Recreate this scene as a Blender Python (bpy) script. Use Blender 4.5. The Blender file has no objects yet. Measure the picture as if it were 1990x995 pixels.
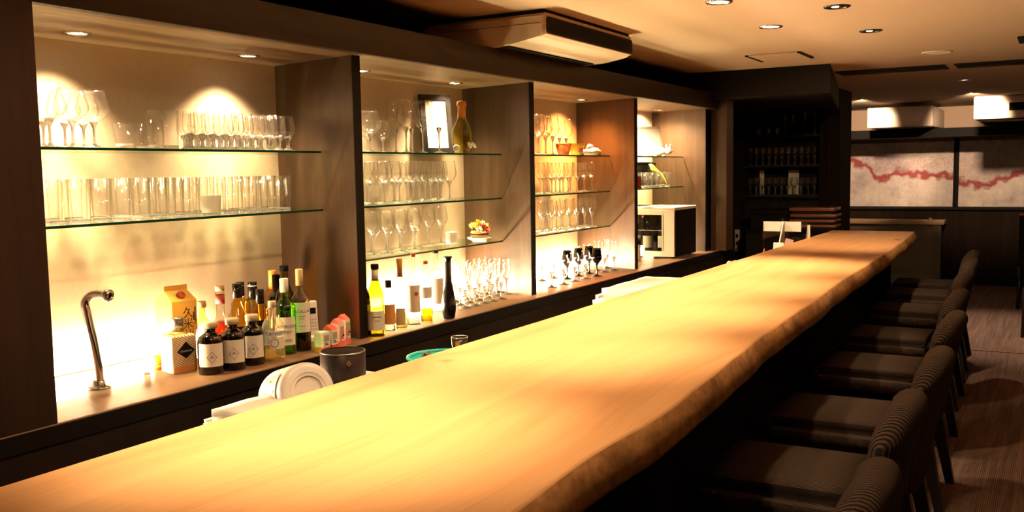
import bpy, bmesh, math, random
from mathutils import Vector, Matrix, Euler, noise as mnoise

random.seed(7)
PI = math.pi
SC = bpy.context.scene
COL = SC.collection

# ------------------------------------------------------------------ camera
CAM = Vector((0.0, 0.0, 1.45))
FPX, YAW, PIT, ROL = 1821.0, 0.525, 0.0902, -0.0165     # focal length in pixels of the 1990x995 frame
fwd = Vector((-math.sin(YAW) * math.cos(PIT), math.cos(YAW) * math.cos(PIT), -math.sin(PIT)))
rt0 = Vector((math.cos(YAW), math.sin(YAW), 0))
up0 = rt0.cross(fwd)
rgt = math.cos(ROL) * rt0 + math.sin(ROL) * up0
upv = -math.sin(ROL) * rt0 + math.cos(ROL) * up0
cd = bpy.data.cameras.new('camera')
cd.sensor_width = 36.0
cd.lens = FPX / 1990 * 36.0
cd.clip_start = 0.02
co = bpy.data.objects.new('camera', cd)
COL.objects.link(co)
co.matrix_world = Matrix(((rgt.x, upv.x, -fwd.x, CAM.x), (rgt.y, upv.y, -fwd.y, CAM.y),
                          (rgt.z, upv.z, -fwd.z, CAM.z), (0, 0, 0, 1)))
SC.camera = co

# ------------------------------------------------------------------ world, exposure
W = bpy.data.worlds.new('dark_room')
SC.world = W
W.use_nodes = True
W.node_tree.nodes['Background'].inputs[0].default_value = (0.02, 0.012, 0.007, 1)
W.node_tree.nodes['Background'].inputs[1].default_value = 0.05
SC.view_settings.view_transform = 'Standard'
SC.view_settings.look = 'None'
SC.view_settings.gamma = 1.0
SC.view_settings.exposure = 0.0
SC.view_settings.use_curve_mapping = False
SC.cycles.transparent_max_bounces = 64
SC.cycles.max_bounces = 10
SC.cycles.caustics_refractive = False
SC.cycles.caustics_reflective = False
SC.cycles.sample_clamp_indirect = 4.0

# light strengths (watts; radiance for the strips)
WARM = (1.0, 0.67, 0.36)
P_COUNTER, P_GUEST, P_BAY, P_FAR = 220.0, 42.0, 100.0, 170.0
P_SPILL = 36.0
BAY_GAIN = (0.85, 0.9, 1.3, 1.6)
P_BEAM = ((330.0, 140.0), (80.0, 260.0), (260.0, 70.0), (160.0, 160.0))
L_STRIP = (500.0, 450.0, 380.0, 130.0)


def spot(name, loc, target, watts, cone, blend=0.6, radius=0.03, color=WARM):
    l = bpy.data.lights.new(name, 'SPOT')
    l.energy, l.color, l.spot_size, l.spot_blend, l.shadow_soft_size = watts, color, math.radians(cone), blend, radius
    o = bpy.data.objects.new(name, l)
    COL.objects.link(o)
    o.location = loc
    o.rotation_euler = (Vector(target) - Vector(loc)).to_track_quat('-Z', 'Y').to_euler()
    return o


# ------------------------------------------------------------------ pixel measuring (photograph frame)
def ray(px, py):
    return ((px - 995) / FPX) * rgt - ((py - 497.5) / FPX) * upv + fwd


def on_z(px, py, z):
    d = ray(px, py)
    return CAM + d * ((z - CAM.z) / d.z)


def on_x(px, py, x):
    d = ray(px, py)
    return CAM + d * ((x - CAM.x) / d.x)


def proj(p):
    d = Vector(p) - CAM
    z = d.dot(fwd)
    return 995 + FPX * d.dot(rgt) / z, 497.5 - FPX * d.dot(upv) / z, z


def y_at(px, x, z):
    """Y of the point of the line (x, *, z) seen at column px."""
    lo, hi = 0.3, 14.0
    for _ in range(50):
        m = (lo + hi) / 2
        if proj((x, m, z))[0] < px:
            lo = m
        else:
            hi = m
    return (lo + hi) / 2


def height_to(p, py):
    """Height above p at which the photograph's row py lies."""
    lo, hi = 0.0, 1.2
    for _ in range(40):
        m = (lo + hi) / 2
        if proj((p[0], p[1], p[2] + m))[1] > py:
            lo = m
        else:
            hi = m
    return (lo + hi) / 2


# ------------------------------------------------------------------ materials
MATS = {}


def nodes(name):
    m = bpy.data.materials.new(name)
    m.use_nodes = True
    nt = m.node_tree
    nt.nodes.clear()
    out = nt.nodes.new('ShaderNodeOutputMaterial')
    return m, nt, out


def N(nt, kind, **kw):
    n = nt.nodes.new(kind)
    for k, v in kw.items():
        if hasattr(n, k):
            setattr(n, k, v)
        else:
            n.inputs[k].default_value = v
    return n


def plain(name, col, rough=0.5, metal=0.0, spec=0.5, bump=0.0, scale=40.0, vary=0.12):
    if name in MATS:
        return MATS[name]
    m, nt, out = nodes(name)
    b = N(nt, 'ShaderNodeBsdfPrincipled')
    b.inputs['Roughness'].default_value = rough
    b.inputs['Metallic'].default_value = metal
    b.inputs['Specular IOR Level'].default_value = spec
    tc = N(nt, 'ShaderNodeTexCoord')
    no = N(nt, 'ShaderNodeTexNoise')
    no.inputs['Scale'].default_value = scale
    nt.links.new(tc.outputs['Object'], no.inputs['Vector'])
    mx = N(nt, 'ShaderNodeMixRGB')
    mx.inputs[1].default_value = (*[c * (1 - vary) for c in col], 1)
    mx.inputs[2].default_value = (*[min(1, c * (1 + vary)) for c in col], 1)
    nt.links.new(no.outputs['Fac'], mx.inputs[0])
    nt.links.new(mx.outputs[0], b.inputs['Base Color'])
    if bump:
        bu = N(nt, 'ShaderNodeBump')
        bu.inputs['Strength'].default_value = bump
        bu.inputs['Distance'].default_value = 0.002
        nt.links.new(no.outputs['Fac'], bu.inputs['Height'])
        nt.links.new(bu.outputs[0], b.inputs['Normal'])
    nt.links.new(b.outputs[0], out.inputs[0])
    MATS[name] = m
    return m


def grain(name, dark, light, scale=(30, 1.2, 30), rough=0.45, spec=0.4, bump=0.15, detail=5.0, fine=None):
    """Wood: noise stretched along one axis of the object, with a finer streak on top."""
    if name in MATS:
        return MATS[name]
    m, nt, out = nodes(name)
    b = N(nt, 'ShaderNodeBsdfPrincipled')
    b.inputs['Roughness'].default_value = rough
    b.inputs['Specular IOR Level'].default_value = spec
    tc = N(nt, 'ShaderNodeTexCoord')
    mp = N(nt, 'ShaderNodeMapping')
    mp.inputs['Scale'].default_value = scale
    nt.links.new(tc.outputs['Object'], mp.inputs[0])
    n1 = N(nt, 'ShaderNodeTexNoise')
    n1.inputs['Scale'].default_value = 1.0
    n1.inputs['Detail'].default_value = detail
    n1.inputs['Distortion'].default_value = 0.6
    nt.links.new(mp.outputs[0], n1.inputs['Vector'])
    mp2 = N(nt, 'ShaderNodeMapping')
    mp2.inputs['Scale'].default_value = [s * 7 for s in scale] if fine is None else fine
    nt.links.new(tc.outputs['Object'], mp2.inputs[0])
    n2 = N(nt, 'ShaderNodeTexNoise')
    n2.inputs['Scale'].default_value = 1.0
    n2.inputs['Detail'].default_value = 3.0
    nt.links.new(mp2.outputs[0], n2.inputs['Vector'])
    ad = N(nt, 'ShaderNodeMath', operation='MULTIPLY_ADD')
    ad.inputs[1].default_value = 0.35
    nt.links.new(n2.outputs['Fac'], ad.inputs[0])
    mu = N(nt, 'ShaderNodeMath', operation='MULTIPLY')
    mu.inputs[1].default_value = 0.65
    nt.links.new(n1.outputs['Fac'], mu.inputs[0])
    nt.links.new(mu.outputs[0], ad.inputs[2])
    cr = N(nt, 'ShaderNodeValToRGB')
    cr.color_ramp.elements[0].position = 0.32
    cr.color_ramp.elements[0].color = (*dark, 1)
    cr.color_ramp.elements[1].position = 0.66
    cr.color_ramp.elements[1].color = (*light, 1)
    nt.links.new(ad.outputs[0], cr.inputs[0])
    nt.links.new(cr.outputs[0], b.inputs['Base Color'])
    if bump:
        bu = N(nt, 'ShaderNodeBump')
        bu.inputs['Strength'].default_value = bump
        bu.inputs['Distance'].default_value = 0.002
        nt.links.new(ad.outputs[0], bu.inputs['Height'])
        nt.links.new(bu.outputs[0], b.inputs['Normal'])
    nt.links.new(b.outputs[0], out.inputs[0])
    MATS[name] = m
    return m


def stripes(name, dark, light, axis, per_m, rough=0.9, bump=0.4, noise=0.5):
    """Woven cloth or carpet: fine bands along one axis, broken up by noise."""
    m, nt, out = nodes(name)
    b = N(nt, 'ShaderNodeBsdfPrincipled')
    b.inputs['Roughness'].default_value = rough
    b.inputs['Specular IOR Level'].default_value = 0.15
    tc = N(nt, 'ShaderNodeTexCoord')
    wv = N(nt, 'ShaderNodeTexWave', wave_type='BANDS', bands_direction=axis)
    wv.inputs['Scale'].default_value = per_m / 3.1831 / 1.0
    wv.inputs['Distortion'].default_value = 0.6
    wv.inputs['Detail'].default_value = 2.0
    wv.inputs['Detail Scale'].default_value = 1.5
    nt.links.new(tc.outputs['Object'], wv.inputs['Vector'])
    no = N(nt, 'ShaderNodeTexNoise')
    mp = N(nt, 'ShaderNodeMapping')
    mp.inputs['Scale'].default_value = (60, 2, 60) if axis == 'X' else (60, 60, 60)
    nt.links.new(tc.outputs['Object'], mp.inputs[0])
    nt.links.new(mp.outputs[0], no.inputs['Vector'])
    no.inputs['Scale'].default_value = 1.0
    no.inputs['Detail'].default_value = 3.0
    mx = N(nt, 'ShaderNodeMath', operation='MULTIPLY_ADD')
    mx.inputs[1].default_value = noise
    nt.links.new(no.outputs['Fac'], mx.inputs[0])
    mu = N(nt, 'ShaderNodeMath', operation='MULTIPLY')
    mu.inputs[1].default_value = 1 - noise
    nt.links.new(wv.outputs['Fac'], mu.inputs[0])
    nt.links.new(mu.outputs[0], mx.inputs[2])
    cr = N(nt, 'ShaderNodeValToRGB')
    cr.color_ramp.elements[0].position = 0.25
    cr.color_ramp.elements[0].color = (*dark, 1)
    cr.color_ramp.elements[1].position = 0.75
    cr.color_ramp.elements[1].color = (*light, 1)
    nt.links.new(mx.outputs[0], cr.inputs[0])
    nt.links.new(cr.outputs[0], b.inputs['Base Color'])
    bu = N(nt, 'ShaderNodeBump')
    bu.inputs['Strength'].default_value = bump
    bu.inputs['Distance'].default_value = 0.003
    nt.links.new(wv.outputs['Fac'], bu.inputs['Height'])
    nt.links.new(bu.outputs[0], b.inputs['Normal'])
    nt.links.new(b.outputs[0], out.inputs[0])
    MATS[name] = m
    return m


def thin_glass(name, tint=(1, 1, 1), edge=(0.72, 0.70, 0.64), gloss=0.6, power=3.5, rough=0.02, haze=0.0):
    """A clear wall of glass: sees straight through, reflects more and absorbs more at the grazing edge."""
    if name in MATS:
        return MATS[name]
    m, nt, out = nodes(name)
    lw = N(nt, 'ShaderNodeLayerWeight')
    lw.inputs[0].default_value = 0.5
    pw = N(nt, 'ShaderNodeMath', operation='POWER')
    pw.inputs[1].default_value = power
    nt.links.new(lw.outputs['Facing'], pw.inputs[0])
    mxc = N(nt, 'ShaderNodeMixRGB')
    mxc.inputs[1].default_value = (*tint, 1)
    mxc.inputs[2].default_value = (*[t * e for t, e in zip(tint, edge)], 1)
    nt.links.new(pw.outputs[0], mxc.inputs[0])
    tr = N(nt, 'ShaderNodeBsdfTransparent')
    nt.links.new(mxc.outputs[0], tr.inputs[0])
    gl = N(nt, 'ShaderNodeBsdfGlossy')
    gl.inputs['Roughness'].default_value = rough
    gl.inputs['Color'].default_value = (1, 1, 1, 1)
    fa = N(nt, 'ShaderNodeMath', operation='MULTIPLY_ADD')
    fa.inputs[1].default_value = gloss * 0.6
    fa.inputs[2].default_value = 0.04
    nt.links.new(pw.outputs[0], fa.inputs[0])
    mx = N(nt, 'ShaderNodeMixShader')
    nt.links.new(fa.outputs[0], mx.inputs[0])
    nt.links.new(tr.outputs[0], mx.inputs[1])
    nt.links.new(gl.outputs[0], mx.inputs[2])
    res = mx
    if haze:
        df = N(nt, 'ShaderNodeBsdfDiffuse')
        df.inputs['Color'].default_value = (0.9, 0.9, 0.88, 1)
        tl = N(nt, 'ShaderNodeBsdfTranslucent')
        tl.inputs['Color'].default_value = (0.9, 0.9, 0.88, 1)
        m1 = N(nt, 'ShaderNodeMixShader')
        m1.inputs[0].default_value = 0.5
        nt.links.new(df.outputs[0], m1.inputs[1])
        nt.links.new(tl.outputs[0], m1.inputs[2])
        res = N(nt, 'ShaderNodeMixShader')
        res.inputs[0].default_value = haze
        nt.links.new(mx.outputs[0], res.inputs[1])
        nt.links.new(m1.outputs[0], res.inputs[2])
    nt.links.new(res.outputs[0], out.inputs[0])
    MATS[name] = m
    return m


def solid_glass(name, col=(1, 1, 1), ior=1.45, haze=0.15):
    if name in MATS:
        return MATS[name]
    m, nt, out = nodes(name)
    g = N(nt, 'ShaderNodeBsdfGlass')
    g.inputs['Color'].default_value = (*col, 1)
    g.inputs['Roughness'].default_value = 0.0
    g.inputs['IOR'].default_value = ior
    df = N(nt, 'ShaderNodeBsdfDiffuse')
    df.inputs['Color'].default_value = (0.92, 0.92, 0.9, 1)
    tl = N(nt, 'ShaderNodeBsdfTranslucent')
    tl.inputs['Color'].default_value = (0.92, 0.92, 0.9, 1)
    m1 = N(nt, 'ShaderNodeMixShader')
    m1.inputs[0].default_value = 0.5
    nt.links.new(df.outputs[0], m1.inputs[1])
    nt.links.new(tl.outputs[0], m1.inputs[2])
    m2 = N(nt, 'ShaderNodeMixShader')
    m2.inputs[0].default_value = haze  # white diffuse share imitates the glow of light gathered in the glass
    nt.links.new(g.outputs[0], m2.inputs[1])
    nt.links.new(m1.outputs[0], m2.inputs[2])
    nt.links.new(m2.outputs[0], out.inputs[0])
    MATS[name] = m
    return m


def emit(name, col, strength):
    if name in MATS:
        return MATS[name]
    m, nt, out = nodes(name)
    e = N(nt, 'ShaderNodeEmission')
    e.inputs[0].default_value = (*col, 1)
    e.inputs[1].default_value = strength
    nt.links.new(e.outputs[0], out.inputs[0])
    MATS[name] = m
    return m


M_veneer = grain('brown_veneer', (0.028, 0.015, 0.0075), (0.060, 0.032, 0.016), (14, 14, 0.9), rough=0.42, bump=0.05)
M_dark = grain('black_stained_oak', (0.007, 0.0045, 0.003), (0.016, 0.010, 0.006), (16, 16, 0.8), rough=0.6, spec=0.2, bump=0.1)
M_reddark = grain('red_brown_stain', (0.016, 0.007, 0.0045), (0.032, 0.014, 0.009), (18, 18, 0.8), rough=0.6, spec=0.2, bump=0.1)
M_fascia = grain('fascia_veneer', (0.013, 0.008, 0.004), (0.028, 0.016, 0.008), (14, 0.9, 14), rough=0.5, spec=0.25, bump=0.05)
M_soffit = grain('soffit_veneer', (0.17, 0.105, 0.06), (0.24, 0.15, 0.088), (14, 0.9, 14), rough=0.4, bump=0.03)
M_ledge = grain('ledge_veneer', (0.16, 0.085, 0.045), (0.26, 0.145, 0.08), (14, 0.9, 14), rough=0.35, bump=0.03)
M_plaster = plain('ceiling_plaster', (0.50, 0.37, 0.25), 0.85, bump=0.15, scale=90, vary=0.05)
M_black = plain('matt_black', (0.006, 0.005, 0.004), 0.7, spec=0.12)
M_blackgloss = plain('gloss_black', (0.006, 0.006, 0.006), 0.18)
M_white = plain('white_plastic', (0.80, 0.78, 0.74), 0.4)
M_cream = plain('cream_paper', (0.74, 0.66, 0.52), 0.7)
M_paper = plain('white_paper', (0.85, 0.82, 0.76), 0.75)
M_chrome = plain('chrome', (0.75, 0.73, 0.70), 0.12, metal=1.0, vary=0.03)
M_steel = plain('brushed_steel', (0.5, 0.47, 0.42), 0.32, metal=1.0)
M_ink = plain('black_ink', (0.015, 0.012, 0.012), 0.7)
M_wallpaper = stripes('woven_wallcover', (0.66, 0.54, 0.39), (0.75, 0.63, 0.47), 'Z', 520, rough=0.75, bump=0.04, noise=0.6)
M_cord = stripes('corduroy', (0.026, 0.018, 0.015), (0.100, 0.071, 0.058), 'Y', 110, rough=0.95, bump=1.0, noise=0.3)
M_carpet = stripes('striped_carpet', (0.078, 0.050, 0.043), (0.30, 0.20, 0.17), 'X', 130, rough=0.95, bump=0.4, noise=0.62)
M_glass = thin_glass('clear_glass', haze=0.004)  # trace of white imitates light caught in the bowls
M_solid = solid_glass('crystal')
M_shelfglass = thin_glass('shelf_glass', (0.93, 0.97, 0.93), (0.8, 0.9, 0.8), gloss=0.5, power=4)
M_greenedge = plain('green_glass_edge', (0.006, 0.045, 0.022), 0.15)
M_lens = emit('lamp_lens', (1.0, 0.80, 0.55), 9.0)
M_lensdim = emit('lamp_lens_dim', (1.0, 0.80, 0.6), 6.0)


# ------------------------------------------------------------------ mesh helpers
def mesh_from(bm, name):
    bmesh.ops.recalc_face_normals(bm, faces=bm.faces[:])
    me = bpy.data.meshes.new(name)
    bm.to_mesh(me)
    bm.free()
    return me


def obj(name, me, mat=None, parent=None, loc=None, rot=None, smooth=None):
    o = bpy.data.objects.new(name, me)
    COL.objects.link(o)
    if mat is not None and not me.materials:
        for mm in (mat if isinstance(mat, (list, tuple)) else [mat]):
            me.materials.append(mm)
    if parent is not None:
        o.parent = parent
    if loc is not None:
        o.location = loc
    if rot is not None:
        o.rotation_euler = rot
    return o


def thing(name, label, cat, loc=(0, 0, 0), rotz=0.0, group=None):
    o = bpy.data.objects.new(name, None)
    o.empty_display_size = 0.05
    COL.objects.link(o)
    o.location = loc
    o.rotation_euler = (0, 0, rotz)
    o['label'], o['category'] = label, cat
    if group:
        o['group'] = group
    return o


def tag(o, label, cat, group=None):
    o['label'], o['category'] = label, cat
    if group:
        o['group'] = group
    return o


def struct(o):
    o['kind'] = 'structure'
    return o


def copy_thing(root, loc, rotz=None, label=None, scale=None):
    c = root.copy()
    COL.objects.link(c)
    c.location = loc
    if rotz is not None:
        c.rotation_euler = (0, 0, rotz)
    if scale is not None:
        c.scale = scale if not isinstance(scale, (int, float)) else (scale,) * 3
    if label:
        c['label'] = label
    for ch in list(root.children):
        d = ch.copy()
        COL.objects.link(d)
        d.parent = c
        for g in list(ch.children):
            e = g.copy()
            COL.objects.link(e)
            e.parent = d
    return c


def bm_box(bm, lo, hi):
    vs = [bm.verts.new((x, y, z)) for x in (lo[0], hi[0]) for y in (lo[1], hi[1]) for z in (lo[2], hi[2])]
    for f in ((0, 1, 3, 2), (4, 6, 7, 5), (0, 4, 5, 1), (2, 3, 7, 6), (0, 2, 6, 4), (1, 5, 7, 3)):
        bm.faces.new([vs[i] for i in f])
    return vs


def box_mesh(lo, hi, bevel=0.0, seg=2, name='box'):
    bm = bmesh.new()
    bm_box(bm, lo, hi)
    if bevel:
        bmesh.ops.bevel(bm, geom=bm.edges[:], offset=bevel, segments=seg, affect='EDGES', profile=0.5)
    me = mesh_from(bm, name)
    if bevel and seg > 1:
        me.shade_smooth()
    return me


def box(name, lo, hi, mat, parent=None, bevel=0.0, seg=2):
    """A box whose object origin sits in the middle of its base."""
    c = ((lo[0] + hi[0]) / 2, (lo[1] + hi[1]) / 2, lo[2])
    me = box_mesh([a - b for a, b in zip(lo, c)], [a - b for a, b in zip(hi, c)], bevel, seg, name)
    return obj(name, me, mat, parent, c)


def lathe(profile, seg=20, name='lathe', smooth=True, cx=0.0, cy=0.0):
    """Turn (r, z) pairs about Z; a radius of 0 closes on the axis."""
    verts, faces, rings = [], [], []
    for r, z in profile:
        if r < 1e-6:
            rings.append([len(verts)])
            verts.append((cx, cy, z))
        else:
            rings.append(list(range(len(verts), len(verts) + seg)))
            verts += [(cx + r * math.cos(2 * PI * k / seg), cy + r * math.sin(2 * PI * k / seg), z) for k in range(seg)]
    for a, b in zip(rings, rings[1:]):
        for k in range(seg):
            k2 = (k + 1) % seg
            if len(a) == 1 and len(b) == 1:
                continue
            if len(a) == 1:
                faces.append((a[0], b[k], b[k2]))
            elif len(b) == 1:
                faces.append((a[k], b[0], a[k2]))
            else:
                faces.append((a[k], a[k2], b[k2], b[k]))
    me = bpy.data.meshes.new(name)
    me.from_pydata(verts, [], faces)
    bm = bmesh.new()
    bm.from_mesh(me)
    bmesh.ops.recalc_face_normals(bm, faces=bm.faces[:])
    bm.to_mesh(me)
    bm.free()
    if smooth:
        me.shade_smooth()
    return me


def tube(points, radius, seg=12, name='tube', cap=True):
    """Sweep a circle along a polyline of points; radius may be a list."""
    pts = [Vector(p) for p in points]
    rad = radius if isinstance(radius, (list, tuple)) else [radius] * len(pts)
    verts, faces = [], []
    t0 = (pts[1] - pts[0]).normalized()
    ref = Vector((0, 0, 1)) if abs(t0.z) < 0.9 else Vector((1, 0, 0))
    u = t0.cross(ref).normalized()
    for i, p in enumerate(pts):
        t = (pts[min(i + 1, len(pts) - 1)] - pts[max(i - 1, 0)]).normalized()
        u = (u - t * u.dot(t)).normalized()
        v = t.cross(u)
        for k in range(seg):
            a = 2 * PI * k / seg
            verts.append(p + (u * math.cos(a) + v * math.sin(a)) * rad[i])
    for i in range(len(pts) - 1):
        for k in range(seg):
            k2 = (k + 1) % seg
            faces.append((i * seg + k, i * seg + k2, (i + 1) * seg + k2, (i + 1) * seg + k))
    if cap:
        faces.append(tuple(range(seg))[::-1])
        faces.append(tuple(range((len(pts) - 1) * seg, len(pts) * seg)))
    me = bpy.data.meshes.new(name)
    me.from_pydata([tuple(v) for v in verts], [], faces)
    me.shade_smooth()
    return me


def prism(outline, z0, z1, name='prism', bevel=0.0, seg=2, smooth=False):
    """Extrude an XY outline from z0 to z1."""
    bm = bmesh.new()
    lo = [bm.verts.new((x, y, z0)) for x, y in outline]
    hi = [bm.verts.new((x, y, z1)) for x, y in outline]
    bm.faces.new(lo[::-1])
    bm.faces.new(hi)
    n = len(outline)
    for i in range(n):
        bm.faces.new((lo[i], lo[(i + 1) % n], hi[(i + 1) % n], hi[i]))
    if bevel:
        bmesh.ops.bevel(bm, geom=bm.edges[:], offset=bevel, segments=seg, affect='EDGES', profile=0.5)
    me = mesh_from(bm, name)
    if smooth:
        me.shade_smooth()
    return me


def label_patch(r, z0, z1, a0, a1, th=0.0006, seg=14, name='label'):
    """A paper label bent round a bottle: from angle a0 to a1, height z0 to z1."""
    bm = bmesh.new()
    g = []
    for k in range(seg + 1):
        a = a0 + (a1 - a0) * k / seg
        c, s = math.cos(a), math.sin(a)
        g.append([bm.verts.new(((r + d) * c, (r + d) * s, z)) for d, z in ((0, z0), (th, z0), (th, z1), (0, z1))])
    for a, b in zip(g, g[1:]):
        for i in range(4):
            bm.faces.new((a[i], b[i], b[(i + 1) % 4], a[(i + 1) % 4]))
    bm.faces.new(g[0])
    bm.faces.new(g[-1][::-1])
    me = mesh_from(bm, name)
    return me


TEXTS = {}


def text_mesh(body, size, depth=0.0004, vertical=False, spacing=1.0):
    """Lettering as a mesh in the XZ plane, facing -Y, centred on its origin."""
    cu = bpy.data.curves.new('lettering', 'FONT')
    cu.body = '\n'.join(body) if vertical else body
    cu.size = size
    cu.align_x, cu.align_y = 'CENTER', 'CENTER'
    cu.extrude = depth / 2
    cu.resolution_u = 2
    cu.space_character = spacing
    if vertical:
        cu.space_line = 0.95
    o = bpy.data.objects.new('lettering', cu)
    COL.objects.link(o)
    dg = bpy.context.evaluated_depsgraph_get()
    me = bpy.data.meshes.new_from_object(o.evaluated_get(dg))
    bpy.data.objects.remove(o)
    bpy.data.curves.remove(cu)
    me.transform(Matrix.Rotation(PI / 2, 4, 'X'))
    me.materials.clear()
    return me


def wrap(me, r, ang, z):
    """Bend a flat mesh made by text_mesh round a cylinder of radius r so that it faces the direction ang."""
    for v in me.vertices:
        x, y, zz = v.co
        a = ang + x / r
        rr = r - y
        v.co = (rr * math.cos(a), rr * math.sin(a), z + zz)
    return me


def ink_line(parent, r, z, half, mat, h=0.0022, mid=0.1):
    """A line of print too small to read, bent round a label."""
    return obj('print_line', label_patch(r, z, z + h, mid - half, mid + half, 0.0003, 6), mat, parent)


def diamond_frame(w, h, t, th=0.0005):
    """A thin diamond outline in the XZ plane, facing -Y."""
    bm = bmesh.new()
    out = [(0, h), (w, 0), (0, -h), (-w, 0)]
    inn = [(0, h - t * 1.4), (w - t * 1.4, 0), (0, -h + t * 1.4), (-w + t * 1.4, 0)]
    fo, fi = [bm.verts.new((x, -th, z)) for x, z in out], [bm.verts.new((x, -th, z)) for x, z in inn]
    bo, bi = [bm.verts.new((x, 0, z)) for x, z in out], [bm.verts.new((x, 0, z)) for x, z in inn]
    for i in range(4):
        j = (i + 1) % 4
        bm.faces.new((fo[i], fo[j], fi[j], fi[i]))
        bm.faces.new((fo[i], bo[i], bo[j], fo[j]))
        bm.faces.new((fi[i], fi[j], bi[j], bi[i]))
    return mesh_from(bm, 'diamond')


ORD = ['first', 'second', 'third', 'fourth', 'fifth', 'sixth', 'seventh', 'eighth', 'ninth', 'tenth', 'eleventh',
       'twelfth', 'thirteenth', 'fourteenth', 'fifteenth', 'sixteenth', 'seventeenth', 'eighteenth']

# ================================================================== THE ROOM
Z_CEIL = 2.15
XW = -2.78                                   # left wall
struct(box('floor', (-3.0, -2.0, -0.06), (3.2, 12.9, 0.0), M_carpet))
struct(box('ceiling', (-3.0, -2.0, Z_CEIL), (3.2, 12.9, Z_CEIL + 0.08), M_plaster))
struct(box('wall_left', (XW - 0.12, -2.0, 0.0), (XW, 12.9, Z_CEIL), M_dark))
struct(box('wall_right', (3.1, -2.0, 0.0), (3.2, 12.9, Z_CEIL), M_dark))
struct(box('wall_near', (-3.0, -2.1, 0.0), (3.2, -2.0, Z_CEIL), M_dark))
M_farwall = plain('far_wall_plaster', (0.46, 0.33, 0.24), 0.8, bump=0.1, scale=60, vary=0.06)
struct(box('wall_far', (-3.0, 12.72, 0.0), (3.2, 12.85, Z_CEIL), M_farwall))
# low dark wainscot under the paintings, with its ledge and skirting
M_wains = grain('far_panel_brown', (0.010, 0.006, 0.004), (0.020, 0.012, 0.008), (16, 16, 0.8), rough=0.8, spec=0.05, bump=0.1)
struct(box('trim_1', (-2.4, 12.45, 0.0), (3.1, 12.72, 0.90), M_wains))
struct(box('trim_2', (-2.4, 12.42, 0.90), (3.1, 12.72, 0.925), M_black))
struct(box('baseboard_far', (-2.4, 12.43, 0.0), (3.1, 12.45, 0.10), M_black))
# bulkhead closing the bar ceiling at the far end, above the glass cabinet
struct(obj('trim_3', prism([(XW, 6.75), (-1.36, 6.75), (-1.73, 9.0), (XW, 9.0)], 1.955, Z_CEIL), M_black))
# dark column beside the glass cabinet
struct(box('trim_4', (-1.82, 8.95, 0.0), (-1.71, 9.5, Z_CEIL), M_wains))
# dark beam above the paintings
struct(box('trim_5', (-2.5, 11.90, 1.765), (3.1, 12.72, 1.865), M_black))
# brass joint strip across the carpet
struct(box('trim_6', (-0.62, 8.03, 0.0), (3.1, 8.055, 0.006), plain('brass_strip', (0.55, 0.32, 0.16), 0.35, metal=0.8)))

# ================================================================== BACK-BAR DISPLAY UNIT
XF, XP, XB = -2.20, -2.27, -2.74             # fascia face, divider face, back panel
ZL, ZS, ZFT = 0.824, 1.888, 2.003            # ledge top, soffit, fascia top
bb = thing('display_cabinet', 'dark built-in back bar with four glowing recessed bays and brown veneer dividers', 'display cabinet', (XB, 4.0, 0.0))


def bbox(name, lo, hi, mat, bevel=0.0):
    off = Vector((XB, 4.0, 0.0))
    o = box(name, lo, hi, mat, bb, bevel)
    o.location = Vector(o.location) - off
    return o


bbox('plinth', (XB, -0.8, 0.0), (XF - 0.002, 7.10, ZL - 0.03), M_dark)
bbox('ledge', (XB, -0.8, ZL - 0.03), (XF, 7.10, ZL), M_ledge, 0.002)
bbox('ledge_edge', (XF, -0.8, ZL - 0.05), (XF + 0.004, 7.10, ZL - 0.004), M_black)
bbox('fascia', (XF - 0.03, -0.8, ZS - 0.002), (XF, 7.10, ZFT), M_fascia, 0.002)
bbox('soffit', (XB, -0.8, ZS), (XF - 0.03, 7.10, ZS + 0.02), M_soffit)
bbox('cabinet_top', (XB, -0.8, ZFT - 0.02), (XF - 0.03, 7.10, ZFT), M_dark)
DIV = [(1.42, 1.42, 1.47), (2.755, 2.845, None), (4.11, 4.23, None), (5.455, 5.605, None), (6.83, 6.95, None)]
BACK = [1.475, 2.87, 4.25, 5.625]
ENDS = [2.85, 4.235, 5.61, 6.955]
for i, (a, b) in enumerate(((1.40, 2.86), (2.86, 4.245), (4.245, 5.62), (5.62, 6.98))):
    bbox('back_panel', (XB - 0.012, a + 0.0005, ZL), (XB, b - 0.0005, ZS), M_wallpaper)
for i, (f, bk, _) in enumerate(DIV):
    if i == 0:
        continue
    me = prism([(XP, f), (XP, f + 0.045), (XB, bk + 0.03), (XB, bk)], ZL, ZS, 'divider_panel')
    me.transform(Matrix.Translation((-XB, -4.0, 0)))
    obj('divider_panel', me, M_veneer, bb)
    e = prism([(XP, f), (XP, f + 0.045), (XP + 0.004, f + 0.045), (XP + 0.004, f)], ZL, ZS, 'divider_edge')
    e.transform(Matrix.Translation((-XB, -4.0, 0)))
    obj('divider_edge', e, M_black, bb)
bbox('end_panel', (XB, -0.8, ZL), (XF, 1.455, ZS), M_reddark)
bbox('end_pillar', (XP + 0.012, 6.93, ZL), (XF + 0.06, 7.10, ZS + 0.1), M_veneer)

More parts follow.
